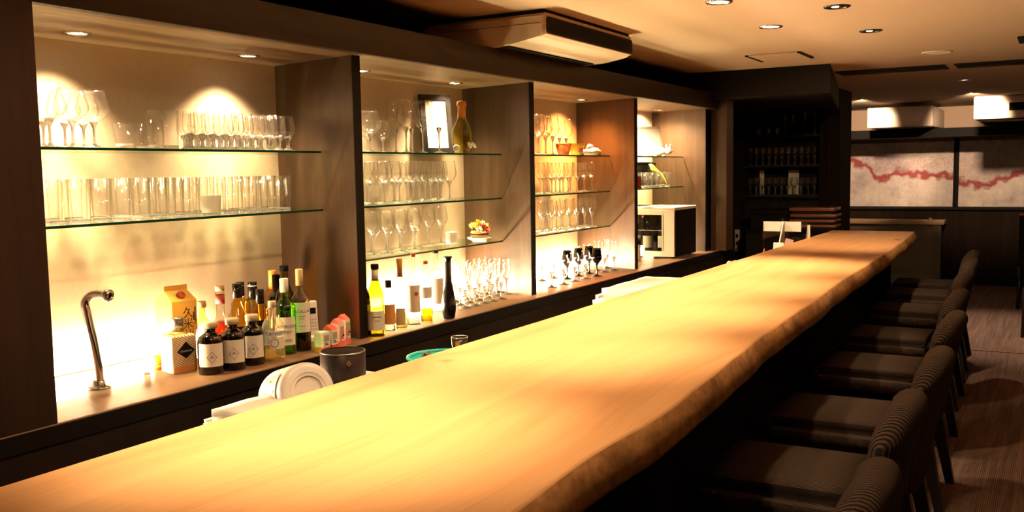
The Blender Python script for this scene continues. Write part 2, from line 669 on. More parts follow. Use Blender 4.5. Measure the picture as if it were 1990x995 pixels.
# glass shelves
BAYN = ['nearest bay', 'second bay', 'third bay', 'farthest bay']
SHZ = [1.54, 1.316, 1.095]
SHELVES = {}
for i, n in enumerate((2, 3, 3, 2)):
    y0 = DIV[i][0] + 0.052 if i else 1.46
    y1f, y1b = DIV[i + 1][0] - 0.004, DIV[i + 1][1] - 0.004
    fr = (-2.46 - XP) / (XB - XP)
    yr = y1f + (y1b - y1f) * fr
    y0r = y0 + (0.0 if i == 0 else (DIV[i][1] - DIV[i][0]) * fr)
    for k in range(n):
        z = SHZ[k]
        t = thing('glass_shelf', f'{("upper", "lower")[k] if n == 2 else ("top", "middle", "bottom")[k]} clear glass shelf with green edge in the {BAYN[i]}',
                  'shelf', (-2.6, (y0 + y1f) / 2, z - 0.008), 0, 'glass shelves')
        cx, cy = -2.6, (y0 + y1f) / 2
        me = prism([(-2.462 - cx, y0r - cy), (-2.462 - cx, yr - cy), (XB + 0.001 - cx, y1b - cy), (XB + 0.001 - cx, y0r + 0.03 - cy)], 0, 0.008, 'pane')
        obj('pane', me, M_shelfglass, t)
        e = prism([(-2.462 - cx, y0r - cy), (-2.459 - cx, y0r - cy), (-2.459 - cx, yr - cy), (-2.462 - cx, yr - cy)], 0.0, 0.008, 'front_edge')
        obj('front_edge', e, M_greenedge, t)

# ------------------------------------------------------------------ lamps in the unit
RING = lathe([(0.030, 0.0), (0.030, -0.004), (0.040, -0.004), (0.043, -0.001), (0.043, 0.0)], 28, 'trim_ring')
LENS = lathe([(0.0, -0.001), (0.030, -0.001), (0.030, -0.0005)], 24, 'lens')
BIGRING = lathe([(0.042, 0.0), (0.042, -0.004), (0.055, -0.005), (0.058, -0.001), (0.058, 0.0)], 28, 'trim_ring')
BIGLENS = lathe([(0.0, -0.001), (0.042, -0.001), (0.042, -0.0005)], 24, 'lens')


def downlight(loc, label, group, ring=None, lens=None, big=False, ring_mat=M_chrome):
    t = thing('downlight', label, 'ceiling light', loc, 0, group)
    r, l = (BIGRING, BIGLENS) if big else (RING, LENS)
    obj('trim_ring', r.copy(), ring_mat, t)
    if lens is None:
        obj('lens', l.copy(), M_lens, t)
    else:
        obj('baffle', l.copy(), M_black, t)
        obj('lens', lathe([(0, -0.004), (0.014, -0.003), (0.017, -0.001), (0, -0.001)], 20, 'lens'), lens, t, (-0.008, 0.004, 0))
    return t


BAYL = [(1.844, 2.54), (3.19, 3.91), (4.62, 5.34), (6.15, 6.68)]
for i, ys in enumerate(BAYL):
    for k, y in enumerate(ys):
        downlight((-2.575, y, ZS), f'small chrome-ringed downlight in the soffit of the {BAYN[i]}, {("nearer", "farther")[k]} one', 'soffit downlights')
        col = (1.0, 0.34, 0.08) if i == 2 else WARM
        spot('soffit_spot', (-2.59 if i != 2 else -2.545, y, ZS - 0.012), (-2.70, y, 0.9), P_BAY * BAY_GAIN[i], (105, 105, 130, 160)[i], 1.0, 0.025, color=col)
        spot('soffit_beam', (-2.575, y, ZS - 0.012), (-2.60, y, 0.8), P_BEAM[i][k], 50, 0.9, 0.025, color=WARM)
for i, (a, b) in enumerate(zip(BACK, ENDS)):
    t = thing('light_strip', f'glowing light strip along the back of the ledge in the {BAYN[i]}', 'light strip', (XB + 0.012, (a + b) / 2, ZL), 0, 'ledge light strips')
    ln = (b - a) / 2 - 0.04
    if i == 0:
        ln = 0.47
        t.location.y = 1.95
    obj('channel', box_mesh((-0.010, -ln, 0.0), (0.010, ln, 0.004)), M_steel, t)
    obj('diffuser', box_mesh((-0.008, -ln, 0.0042), (0.008, ln, 0.042)), emit(f'strip_glow_{i}', (1.0, 0.72, 0.41), L_STRIP[i]), t)

# ================================================================== CEILING FITTINGS
CL = [1.40, 2.35, 3.15, 3.95, 4.79]
for k, y in enumerate(CL):
    downlight((-1.255, y, Z_CEIL), f'bright downlight above the wooden counter, {ORD[k]} from the near end', 'counter downlights', big=True)
    spot('counter_spot', (-1.255, y, Z_CEIL - 0.03), (-1.25, y, 0.95), P_COUNTER, 58, 1.0, 0.035)
    spot('counter_spill', (-1.255, y, Z_CEIL - 0.02), (-2.05, y, 0.9), P_SPILL, 92, 0.7, 0.035)
GL = [1.00, 1.87, 2.74, 3.06 + 0.0, 4.37, 5.25]
GL = [1.75, 3.06, 4.37, 5.25]
for k, y in enumerate(GL):
    downlight((-0.855, y, Z_CEIL), f'black-ringed recessed downlight over the chairs, {ORD[k]} from the near end', 'guest side downlights', lens=M_lensdim, big=True, ring_mat=M_blackgloss)
    if k < 3:
        spot('guest_spot', (-0.855, y, Z_CEIL - 0.03), (-0.72, y + 0.05, 0.5), P_GUEST, 80, 0.6, 0.03)
    else:
        spot('guest_spot', (-0.855, y, Z_CEIL - 0.03), (-1.15, 6.95, 0.95), 170.0, 84, 1.0, 0.03)
FL = [(-1.76, 9.36), (-1.80, 10.58), (-0.68, 8.78), (-0.74, 10.40)]
for k, (x, y) in enumerate(FL):
    downlight((x, y, Z_CEIL), ['small bright downlight beyond the dark column, nearer of the pair', 'small bright downlight just before the beige wall box beyond the column',
                               'small bright downlight in front of the larger beige box, nearer one', 'small bright downlight close to the corner of the larger beige box'][k], 'far room downlights')
    aim = ((x + 0.2, y, 0.0), (-2.25, 12.66, 1.50), (x + 0.25, y + 0.1, 0.0), (-0.70, 12.6, 1.50))[k]
    spot('far_spot', (x, y, Z_CEIL - 0.02), aim, P_FAR * (1.0 if k in (0, 2) else 1.5), (76 if k in (0, 2) else 58), 0.6, 0.03, color=(1.0, 0.70, 0.44))
t = thing('speaker', 'round cream ceiling speaker disc set flush in the ceiling', 'speaker', (-0.665, 6.5, Z_CEIL))
obj('rim', lathe([(0.075, 0), (0.075, -0.006), (0.088, -0.006), (0.092, 0)], 32), M_cream, t)
obj('cover', lathe([(0, -0.008), (0.05, -0.007), (0.075, -0.003)], 32), M_cream, t)
t = thing('ceiling_hatch', 'square ceiling vent panel with two dark slots', 'vent', (-1.54, 6.10, Z_CEIL))
obj('panel', box_mesh((-0.15, -0.19, -0.006), (0.15, 0.19, 0), 0.001, 1), M_plaster, t)
obj('slot', box_mesh((-0.170, -0.19, -0.008), (-0.152, 0.19, 0)), M_black, t)
obj('slot', box_mesh((0.152, -0.19, -0.008), (0.170, 0.19, 0)), M_black, t)
for k, (a, b) in enumerate(((-1.45, -0.70), (-0.64, 0.45))):
    t = thing('slot_diffuser', ('long dark slot in the ceiling next to the column', 'long dark slot in the ceiling above the far chairs')[k], 'vent', ((a + b) / 2, 7.5, Z_CEIL), 0, 'ceiling slots')
    h = (b - a) / 2
    obj('frame', box_mesh((-h, -0.17, -0.006), (h, 0.17, 0)), M_black, t)
    obj('blade', box_mesh((-h + 0.01, -0.03, -0.010), (h - 0.01, 0.03, -0.006)), M_black, t)
t = thing('ceiling_hatch', 'small pale ceiling hatch near the room side, dark slot at its end', 'vent', (-0.02, 6.15, Z_CEIL))
obj('panel', box_mesh((-0.15, -0.15, -0.006), (0.15, 0.15, 0), 0.001, 1), M_plaster, t)
obj('slot', box_mesh((-0.185, -0.15, -0.008), (-0.152, 0.15, 0)), M_black, t)

# air conditioner hung under the ceiling, its outlet facing the guests
t = thing('air_conditioner', 'beige air conditioner hung under the ceiling above the back bar', 'air conditioner', (-1.93, 4.13, Z_CEIL))
prof = [(0.0, -0.018), (0.0, -0.108), (-0.03, -0.118), (-0.15, -0.138), (-0.27, -0.145), (-0.62, -0.143), (-0.64, -0.13), (-0.64, -0.03), (-0.60, -0.018)]
bm = bmesh.new()
L = [bm.verts.new((x, -0.485, z)) for x, z in prof]
R_ = [bm.verts.new((x, 0.485, z)) for x, z in prof]
bm.faces.new(L)
bm.faces.new(R_[::-1])
for i in range(len(prof)):
    j = (i + 1) % len(prof)
    bm.faces.new((L[i], R_[i], R_[j], L[j]))
bmesh.ops.bevel(bm, geom=[e for e in bm.edges if abs(e.verts[0].co.y - e.verts[1].co.y) < 1e-5], offset=0.012, segments=3, affect='EDGES')
M_ac = plain('ac_beige', (0.62, 0.47, 0.34), 0.45, vary=0.03)
obj('casing', mesh_from(bm, 'casing'), M_ac, t)
out = []
for cx, cz, a0 in ((0.463, -0.046, 0), (-0.450, -0.046, 90), (-0.450, -0.089, 180), (0.463, -0.089, 270)):
    for q in range(5):
        a = math.radians(a0 + q * 22.5)
        out.append((cx + 0.02 * math.cos(a), cz + 0.014 * math.sin(a)))
g = prism(out, 0.0, 0.006, 'outlet')
g.transform(Matrix(((0, 0, 1, 0), (1, 0, 0, 0), (0, 1, 0, 0), (0, 0, 0, 1))))
obj('outlet', g, M_black, t, (-0.003, 0, 0))
for k in range(3):
    obj('louver', box_mesh((0, -0.44, -0.0015), (0.004, 0.44, 0.0015)), M_black, t, (0.003, 0, -0.050 - 0.017 * k))
obj('seam', box_mesh((-0.55, -0.4865, -0.0015), (-0.02, -0.4852, 0)), M_black, t, (0, 0, -0.06))
obj('rear_dark_plate', box_mesh((-0.60, -0.44, -0.1475), (-0.20, 0.44, -0.143)), M_black, t)  # flat dark sheet over the rear of the underside
obj('shadow_gap', box_mesh((-0.60, -0.47, -0.019), (-0.012, 0.47, -0.001)), M_black, t)  # black filler paints the shadow line between casing and ceiling

# ================================================================== COUNTER
RE = [(-0.7, -0.655), (0.6, -0.668), (1.16, -0.677), (1.49, -0.690), (1.77, -0.684), (2.09, -0.700), (2.45, -0.722), (2.83, -0.742), (3.4, -0.757), (3.96, -0.784),
      (4.4, -0.800), (4.8, -0.803), (5.25, -0.809), (5.7, -0.822), (6.5, -0.846), (6.92, -0.866), (7.3, -0.884), (7.6, -0.898)]


def redge(y):
    for (a, xa), (b, xb) in zip(RE, RE[1:]):
        if a <= y <= b:
            u = (y - a) / (b - a)
            u = u * u * (3 - 2 * u)
            return xa + (xb - xa) * u
    return RE[-1][1]


ZC = 0.95
bar = thing('bar_counter', 'long honey-coloured wooden bar counter with a wavy live edge', 'counter', (-1.1, 3.5, 0.0))
bm = bmesh.new()
NY = 150
rows = []
for j in range(NY + 1):
    y = -0.7 + (7.58 + 0.7) * j / NY
    xr = redge(y) + 0.006 * mnoise.noise((y * 3.0, 0.3, 0)) + 0.003 * mnoise.noise((y * 11, 4.1, 0))
    xl = -1.48 - 0.012 * max(0, y - 5) / 2.5 + 0.003 * mnoise.noise((y * 2, 9, 0))
    w1 = 0.008 * mnoise.noise((y * 4.0, 7.7, 0))
    w2 = 0.012 * mnoise.noise((y * 3.0, 2.2, 0))
    sec = [(xl, ZC - 0.095), (xl, ZC - 0.004), (xl + 0.004, ZC)]
    sec += [(xl + (xr - xl) * q / 8, ZC) for q in range(1, 8)]
    sec += [(xr - 0.006, ZC), (xr, ZC - 0.004), (xr + 0.014 + w1 * 0.6, ZC - 0.032), (xr + 0.022 + w2 * 0.6, ZC - 0.062), (xr + 0.014 + w2 * 0.6, ZC - 0.076), (xr - 0.05, ZC - 0.080)]
    rows.append([bm.verts.new((x + 1.1, y - 3.5, z)) for x, z in sec])
ns = len(rows[0])
for a, b in zip(rows, rows[1:]):
    for k in range(ns):
        f = bm.faces.new((a[k], b[k], b[(k + 1) % ns], a[(k + 1) % ns]))
        f.material_index = 1 if 11 <= k <= 13 else 0
        f.smooth = 10 <= k <= 14
bm.faces.new(rows[0])
bm.faces.new(rows[-1][::-1])
slab_me = mesh_from(bm, 'slab')


def counter_wood():
    m, nt, out = nodes('honey_zelkova')
    b = N(nt, 'ShaderNodeBsdfPrincipled')
    b.inputs['Roughness'].default_value = 0.38
    b.inputs['Specular IOR Level'].default_value = 0.45
    tc = N(nt, 'ShaderNodeTexCoord')
    # distance to a knot bends the grain round it
    sep = N(nt, 'ShaderNodeSeparateXYZ')
    nt.links.new(tc.outputs['Object'], sep.inputs[0])
    warp = N(nt, 'ShaderNodeTexNoise')
    warp.inputs['Scale'].default_value = 0.9
    warp.inputs['Detail'].default_value = 1.5
    nt.links.new(tc.outputs['Object'], warp.inputs['Vector'])
    addx = N(nt, 'ShaderNodeMath', operation='MULTIPLY_ADD')
    addx.inputs[1].default_value = 0.22
    nt.links.new(warp.outputs['Fac'], addx.inputs[0])
    nt.links.new(sep.outputs['X'], addx.inputs[2])
    kd = N(nt, 'ShaderNodeVectorMath', operation='DISTANCE')
    kd.inputs[1].default_value = (-1.39 + 1.1, 2.04 - 3.5, 0.95)
    sc = N(nt, 'ShaderNodeMapping')
    nt.links.new(tc.outputs['Object'], kd.inputs[0])
    kf = N(nt, 'ShaderNodeMapRange')
    kf.inputs[1].default_value, kf.inputs[2].default_value = 0.0, 0.14
    kf.inputs[3].default_value, kf.inputs[4].default_value = 0.10, 0.0
    nt.links.new(kd.outputs['Value'], kf.inputs[0])
    addk = N(nt, 'ShaderNodeMath', operation='ADD')
    nt.links.new(addx.outputs[0], addk.inputs[0])
    nt.links.new(kf.outputs[0], addk.inputs[1])
    cmb = N(nt, 'ShaderNodeCombineXYZ')
    nt.links.new(addk.outputs[0], cmb.inputs[0])
    nt.links.new(sep.outputs['Y'], cmb.inputs[1])
    nt.links.new(sep.outputs['Z'], cmb.inputs[2])
    m1 = N(nt, 'ShaderNodeMapping')
    m1.inputs['Scale'].default_value = (16, 0.35, 4)
    nt.links.new(cmb.outputs[0], m1.inputs[0])
    n1 = N(nt, 'ShaderNodeTexNoise')
    n1.inputs['Scale'].default_value = 1
    n1.inputs['Detail'].default_value = 6
    n1.inputs['Roughness'].default_value = 0.6
    nt.links.new(m1.outputs[0], n1.inputs['Vector'])
    m2 = N(nt, 'ShaderNodeMapping')
    m2.inputs['Scale'].default_value = (160, 4.0, 20)
    nt.links.new(cmb.outputs[0], m2.inputs[0])
    n2 = N(nt, 'ShaderNodeTexNoise')
    n2.inputs['Scale'].default_value = 1
    n2.inputs['Detail'].default_value = 2
    nt.links.new(m2.outputs[0], n2.inputs['Vector'])
    ma = N(nt, 'ShaderNodeMath', operation='MULTIPLY_ADD')
    ma.inputs[1].default_value = 0.3
    nt.links.new(n2.outputs['Fac'], ma.inputs[0])
    mb = N(nt, 'ShaderNodeMath', operation='MULTIPLY')
    mb.inputs[1].default_value = 0.7
    nt.links.new(n1.outputs['Fac'], mb.inputs[0])
    nt.links.new(mb.outputs[0], ma.inputs[2])
    cr = N(nt, 'ShaderNodeValToRGB')
    e = cr.color_ramp.elements
    e[0].position, e[0].color = 0.28, (0.50, 0.245, 0.10, 1)
    e[1].position, e[1].color = 0.70, (0.74, 0.42, 0.20, 1)
    x = cr.color_ramp.elements.new(0.48)
    x.color = (0.65, 0.35, 0.155, 1)
    nt.links.new(ma.outputs[0], cr.inputs[0])
    dk = N(nt, 'ShaderNodeMapRange')
    dk.inputs[1].default_value, dk.inputs[2].default_value = 0.0, 0.028
    dk.inputs[3].default_value, dk.inputs[4].default_value = 0.6, 0.0
    nt.links.new(kd.outputs['Value'], dk.inputs[0])
    mx = N(nt, 'ShaderNodeMixRGB')
    mx.inputs[2].default_value = (0.20, 0.085, 0.03, 1)
    nt.links.new(dk.outputs[0], mx.inputs[0])
    nt.links.new(cr.outputs[0], mx.inputs[1])
    nt.links.new(mx.outputs[0], b.inputs['Base Color'])
    bu = N(nt, 'ShaderNodeBump')
    bu.inputs['Strength'].default_value = 0.06
    bu.inputs['Distance'].default_value = 0.002
    nt.links.new(ma.outputs[0], bu.inputs['Height'])
    nt.links.new(bu.outputs[0], b.inputs['Normal'])
    nt.links.new(b.outputs[0], out.inputs[0])
    return m


M_slab = counter_wood()
M_live = grain('live_edge_burl', (0.20, 0.088, 0.030), (0.62, 0.32, 0.12), (9, 9, 16), rough=0.55, bump=0.5, detail=7, fine=(60, 40, 60))
obj('slab', slab_me, [M_slab, M_live], bar)
hole = lathe([(0, 0.0008), (0.022, 0.0008), (0.022, 0)], 16)
obj('knot_hole', hole, plain('knot_dark', (0.05, 0.02, 0.01), 0.8), bar, (redge(6.7) - 0.045 + 1.1, 6.7 - 3.5, ZC + 0.0002))
obj('front_panel', box_mesh((-0.02, -4.2, 0.0), (0.02, 3.9, 0.845)), M_black, bar, (-0.04, 0, 0))
obj('support_panel', box_mesh((-0.38, -0.02, 0.0), (0.06, 0.02, 0.845)), M_black, bar, (0, 4.02 - 0.1, 0))
obj('foot_rail', tube([(0, -4.2, 0), (0, 3.8, 0)], 0.018, 12), M_steel, bar, (0.028, 0, 0.18))

# bartender's work surface behind the counter
wk = thing('work_counter', 'low dark bartender work surface hidden behind the wooden counter', 'counter', (-1.72, 4.0, 0.0))
obj('worktop', box_mesh((-0.21, -3.6, 0.745), (0.21, 3.2, 0.775), 0.002), M_black, wk)
obj('carcass', box_mesh((-0.17, -3.58, 0.0), (0.21, 3.18, 0.745)), M_black, wk)
ZK = 0.775
# ================================================================== GLASSWARE
def bowl_mesh(z0, h, rb, rr, r0=0.006, th=0.0012, belly=0.42, seg=22, straight=False):
    """Bowl of a stemmed glass: outer wall up, rim, inner wall down."""
    out = []
    n = 11
    for i in range(n + 1):
        u = i / n
        if straight:
            r = r0 + (rr - r0) * (1 - (1 - u) ** 3)
        elif u < belly:
            v = u / belly
            r = r0 + (rb - r0) * math.sin(v * PI / 2) ** 0.8
        else:
            v = (u - belly) / (1 - belly)
            r = rb + (rr - rb) * (v * v * (3 - 2 * v))
        out.append((r, z0 + h * u))
    inn = [(max(0.0, r - th), z + (0.004 if i == 0 else 0)) for i, (r, z) in enumerate(out)][::-1]
    inn[-1] = (0.0, inn[-1][1])
    return lathe([(0.0, z0)] + out + inn, seg, 'bowl')


def foot_mesh(r, z=0.0, sr=0.004, seg=22):
    return lathe([(0, z), (r, z), (r, z + 0.0015), (r * 0.55, z + 0.004), (sr * 2.2, z + 0.009), (0, z + 0.011)], seg, 'foot')


def stem_mesh(z0, z1, r=0.0036, top=0.0085, seg=12):
    h = z1 - z0
    return lathe([(0, z0), (r * 1.9, z0), (r * 1.1, z0 + h * 0.14), (r, z0 + h * 0.5), (r * 1.2, z0 + h * 0.8), (top, z1 + 0.003), (top * 0.8, z1 + 0.009), (0, z1 + 0.011)], seg, 'stem')


def stemware(name, H, bowl_h, rb, rr, foot_r, mat=None, belly=0.42, stem_r=0.0036, straight=False, smat=None, top=0.013):
    """A prototype stem glass at the world origin's name; its copies share the meshes."""
    t = thing(name, '', 'glass')
    zb = H - bowl_h
    obj('bowl', bowl_mesh(zb, bowl_h, rb, rr, belly=belly, straight=straight), mat or M_glass, t)
    obj('stem', stem_mesh(0.008, zb, stem_r, top), smat or M_solid, t)
    obj('foot', foot_mesh(foot_r, sr=stem_r), smat or M_solid, t)
    return t


def tumbler(name, H, r0, r1, base, mat=None, bmat=None, seg=24):
    t = thing(name, '', 'glass')
    th = 0.0016
    obj('wall', lathe([(r0, base), (r1, H), (r1 - th, H), (r0 - th, base + 0.0005)], seg, 'wall'), mat or M_glass, t)
    obj('base', lathe([(0, 0), (r0 * 0.93, 0), (r0, 0.003), (r0, base - 0.0003), (r0 * 0.8, base - 0.001), (0, base - 0.003)], seg, 'base'), bmat or M_solid, t)
    return t


class Proto:
    """Uses the prototype itself the first time and copies afterwards."""

    def __init__(self, t):
        self.t, self.used = t, False

    def put(self, loc, label, group=None, rotz=0.0, scale=1.0):
        if not self.used:
            self.used = True
            o = self.t
            o.location, o.rotation_euler, o.scale = loc, (0, 0, rotz), (scale,) * 3
            o['label'] = label
        else:
            o = copy_thing(self.t, loc, rotz, label, scale)
        if group:
            o['group'] = group
        return o


def row(proto, desc, where, group, x, z, px0, px1, n, rowname='', jit=0.004, scale=1.0):
    """n glasses standing in a line along the shelf, first and last at the columns px0, px1."""
    ya, yb = y_at(px0, x, z), y_at(px1, x, z)
    for i in range(n):
        y = ya + (yb - ya) * (i / (n - 1) if n > 1 else 0.5)
        lab = f'{desc}, {ORD[i]} from left' + (f', {rowname} row' if rowname else '') + f', {where}'
        proto.put((x + random.uniform(-jit, jit), y + random.uniform(-jit, jit) * 0.6, z), lab, group, random.uniform(0, 6), scale)


balloon = Proto(stemware('balloon_glass', 0.175, 0.100, 0.049, 0.036, 0.036))
goblet = Proto(stemware('water_goblet', 0.128, 0.084, 0.0275, 0.0235, 0.028, stem_r=0.006, top=0.015, belly=0.35))
wine = Proto(stemware('wine_glass', 0.195, 0.105, 0.036, 0.029, 0.034))
bigwine = Proto(stemware('tall_wine_glass', 0.245, 0.135, 0.044, 0.033, 0.038))
flute = Proto(stemware('champagne_glass', 0.185, 0.110, 0.025, 0.020, 0.029, belly=0.5))
coupe = Proto(stemware('tasting_glass', 0.165, 0.090, 0.030, 0.023, 0.030))
M_blackglass = thin_glass('black_glass', (0.004, 0.004, 0.004), (1, 1, 1), gloss=0.6, power=2.5)
M_blacksolid = plain('black_crystal', (0.005, 0.005, 0.005), 0.08)
blackg = Proto(stemware('black_wine_glass', 0.165, 0.092, 0.031, 0.024, 0.030, mat=M_blackglass, smat=M_blacksolid))
highball = Proto(tumbler('highball_glass', 0.132, 0.0265, 0.031, 0.013))
lowball = Proto(tumbler('tumbler', 0.088, 0.028, 0.036, 0.012))
S1, S2, S3 = SHZ
# --- nearest bay, upper shelf
row(balloon, 'balloon wine glass', 'upper shelf of the nearest bay', 'balloon glasses in the nearest bay', -2.515, S1, 100, 186, 3, 'front')
row(balloon, 'balloon wine glass', 'upper shelf of the nearest bay', 'balloon glasses in the nearest bay', -2.625, S1, 88, 165, 3, 'back')
cup = Proto(tumbler('punch_cup', 0.078, 0.026, 0.037, 0.016))
cup.put((-2.53, y_at(243, -2.53, S1), S1), 'round clear punch cup beside the balloon glasses in the nearest bay')
lowball.put((-2.60, y_at(283, -2.6, S1), S1), 'short clear tumbler just behind the punch cup, upper shelf, nearest bay')
tall3 = Proto(tumbler('highball_glass', 0.128, 0.024, 0.029, 0.014))
tall3.put((-2.53, y_at(303, -2.53, S1), S1), 'slim clear glass next to the punch cup, upper shelf of the nearest bay')
tall3.put((-2.54, y_at(333, -2.54, S1), S1), 'wider clear glass with a thick base left of the goblets, nearest bay', None, 0, 1.0)
row(goblet, 'stout clear goblet', 'upper shelf of the nearest bay', 'goblets in the nearest bay', -2.50, S1, 372, 560, 10, 'front')
row(goblet, 'stout clear goblet', 'upper shelf of the nearest bay', 'goblets in the nearest bay', -2.565, S1, 366, 545, 10, 'middle')
row(goblet, 'stout clear goblet', 'upper shelf of the nearest bay', 'goblets in the nearest bay', -2.63, S1, 362, 525, 9, 'back')
# --- nearest bay, lower shelf
row(highball, 'straight highball glass', 'lower shelf of the nearest bay', 'highball glasses in the nearest bay', -2.505, S2, 118, 375, 8, 'front')
row(highball, 'straight highball glass', 'lower shelf, by the divider', 'highball glasses in the nearest bay', -2.51, S2, 452, 552, 4, 'front')
row(highball, 'straight highball glass', 'lower shelf of the nearest bay', 'highball glasses in the nearest bay', -2.59, S2, 104, 536, 12, 'middle')
row(highball, 'straight highball glass', 'lower shelf of the nearest bay', 'highball glasses in the nearest bay', -2.67, S2, 98, 520, 12, 'back')
M_frost = thin_glass('frosted_glass', (0.92, 0.88, 0.80), (0.8, 0.76, 0.68), gloss=0.2, power=2, rough=0.4, haze=0.45)
t = tumbler('candle_glass', 0.068, 0.030, 0.036, 0.010, mat=M_frost)
t.location, t['label'] = (-2.500, y_at(411, -2.50, S2), S2), 'short frosted candle glass in front of the highball glasses'
# --- second bay
balloon.put((-2.52, y_at(720, -2.52, S1), S1), 'round balloon glass at the left end of the top shelf, second bay')
balloon.put((-2.60, y_at(745, -2.60, S1), S1), 'lower balloon glass behind the round one, top shelf of the second bay', None, 0, 0.82)
balloon.put((-2.66, y_at(716, -2.66, S1), S1), 'rearmost balloon glass on the top shelf of the second bay', None, 0, 0.85)
for i, (px, x) in enumerate(((770, -2.66), (790, -2.56), (801, -2.66), (822, -2.57), (854, -2.50))):
    bigwine.put((x, y_at(px, x, S1), S1), ('tall thin wine glass beside the balloon glasses, top shelf of the second bay', 'tall thin wine glass, front one of the middle pair, second bay',
                                         'tall thin wine glass, rear one of the middle pair, second bay', 'tall thin wine glass overlapping the edge of the black picture frame',
                                         'tall thin wine glass standing right in front of the framed sheet')[i], 'tall wine glasses in the second bay')
row(wine, 'clear wine glass', 'middle shelf of the second bay', 'wine glasses on the middle shelf of the second bay', -2.51, S2, 722, 873, 7, 'front', scale=0.96)
row(wine, 'clear wine glass', 'middle shelf of the second bay', 'wine glasses on the middle shelf of the second bay', -2.60, S2, 716, 858, 7, 'middle', scale=0.96)
row(wine, 'clear wine glass', 'middle shelf of the second bay', 'wine glasses on the middle shelf of the second bay', -2.69, S2, 712, 842, 6, 'back', scale=0.96)
row(wine, 'clear wine glass', 'bottom shelf of the second bay', 'wine glasses on the bottom shelf of the second bay', -2.52, S3, 726, 806, 4, 'front', scale=0.97)
row(wine, 'clear wine glass', 'bottom shelf of the second bay', 'wine glasses on the bottom shelf of the second bay', -2.62, S3, 720, 858, 6, 'back', scale=0.97)
row(flute, 'slender clear glass', 'ledge of the second bay', 'slender glasses on the ledge of the second bay', -2.34, ZL, 905, 975, 5, 'front', scale=0.98)
row(flute, 'slender clear glass', 'ledge of the second bay', 'slender glasses on the ledge of the second bay', -2.415, ZL, 895, 1000, 7, 'second', scale=0.98)
row(flute, 'slender clear glass', 'ledge of the second bay', 'slender glasses on the ledge of the second bay', -2.49, ZL, 888, 985, 6, 'third', scale=0.98)
row(flute, 'slender clear glass', 'ledge of the second bay', 'slender glasses on the ledge of the second bay', -2.565, ZL, 882, 950, 4, 'rear', scale=0.98)
# --- third bay
row(bigwine, 'tall wine glass', 'top shelf of the third bay', 'tall wine glasses in the third bay', -2.52, S1, 1047, 1076, 3, 'front', scale=0.92)
row(bigwine, 'tall wine glass', 'top shelf of the third bay', 'tall wine glasses in the third bay', -2.64, S1, 1046, 1100, 5, 'back', scale=0.92)
for nm, z in (('middle', S2), ('bottom', S3)):
    row(wine, 'clear wine glass', f'{nm} shelf of the third bay', f'wine glasses on the {nm} shelf of the third bay', -2.51, z, 1056, 1150, 7, 'front', scale=0.93)
    row(wine, 'clear wine glass', f'{nm} shelf of the third bay', f'wine glasses on the {nm} shelf of the third bay', -2.61, z, 1050, 1136, 7, 'back', scale=0.93)
row(blackg, 'black wine glass', 'ledge of the third bay', 'black glasses in the third bay', -2.43, ZL, 1102, 1146, 3, 'rear', scale=1.0)
blackg.put((-2.33, y_at(1160, -2.33, ZL), ZL), 'fully black wine glass standing in front on the ledge, third bay', 'black glasses in the third bay')
row(coupe, 'clear tasting glass', 'ledge of the third bay', 'tasting glasses in the third bay', -2.33, ZL, 1072, 1138, 4, 'front')
row(coupe, 'clear tasting glass', 'ledge of the third bay', 'tasting glasses in the third bay', -2.52, ZL, 1054, 1140, 5, 'rear')
row(flute, 'slender flute', 'right end of the ledge, third bay', 'flutes in the third bay', -2.37, ZL, 1176, 1192, 2, '')
row(flute, 'slender flute', 'behind the flutes of the third bay', 'flutes in the third bay', -2.46, ZL, 1160, 1180, 2, 'rear')
# --- farthest bay
row(lowball, 'small straight tumbler', 'lower shelf of the farthest bay', 'tumblers in the farthest bay', -2.50, S2, 1250, 1292, 5, 'front', scale=1.25)
row(lowball, 'small straight tumbler', 'lower shelf of the farthest bay', 'tumblers in the farthest bay', -2.60, S2, 1248, 1284, 4, 'back', scale=1.25)

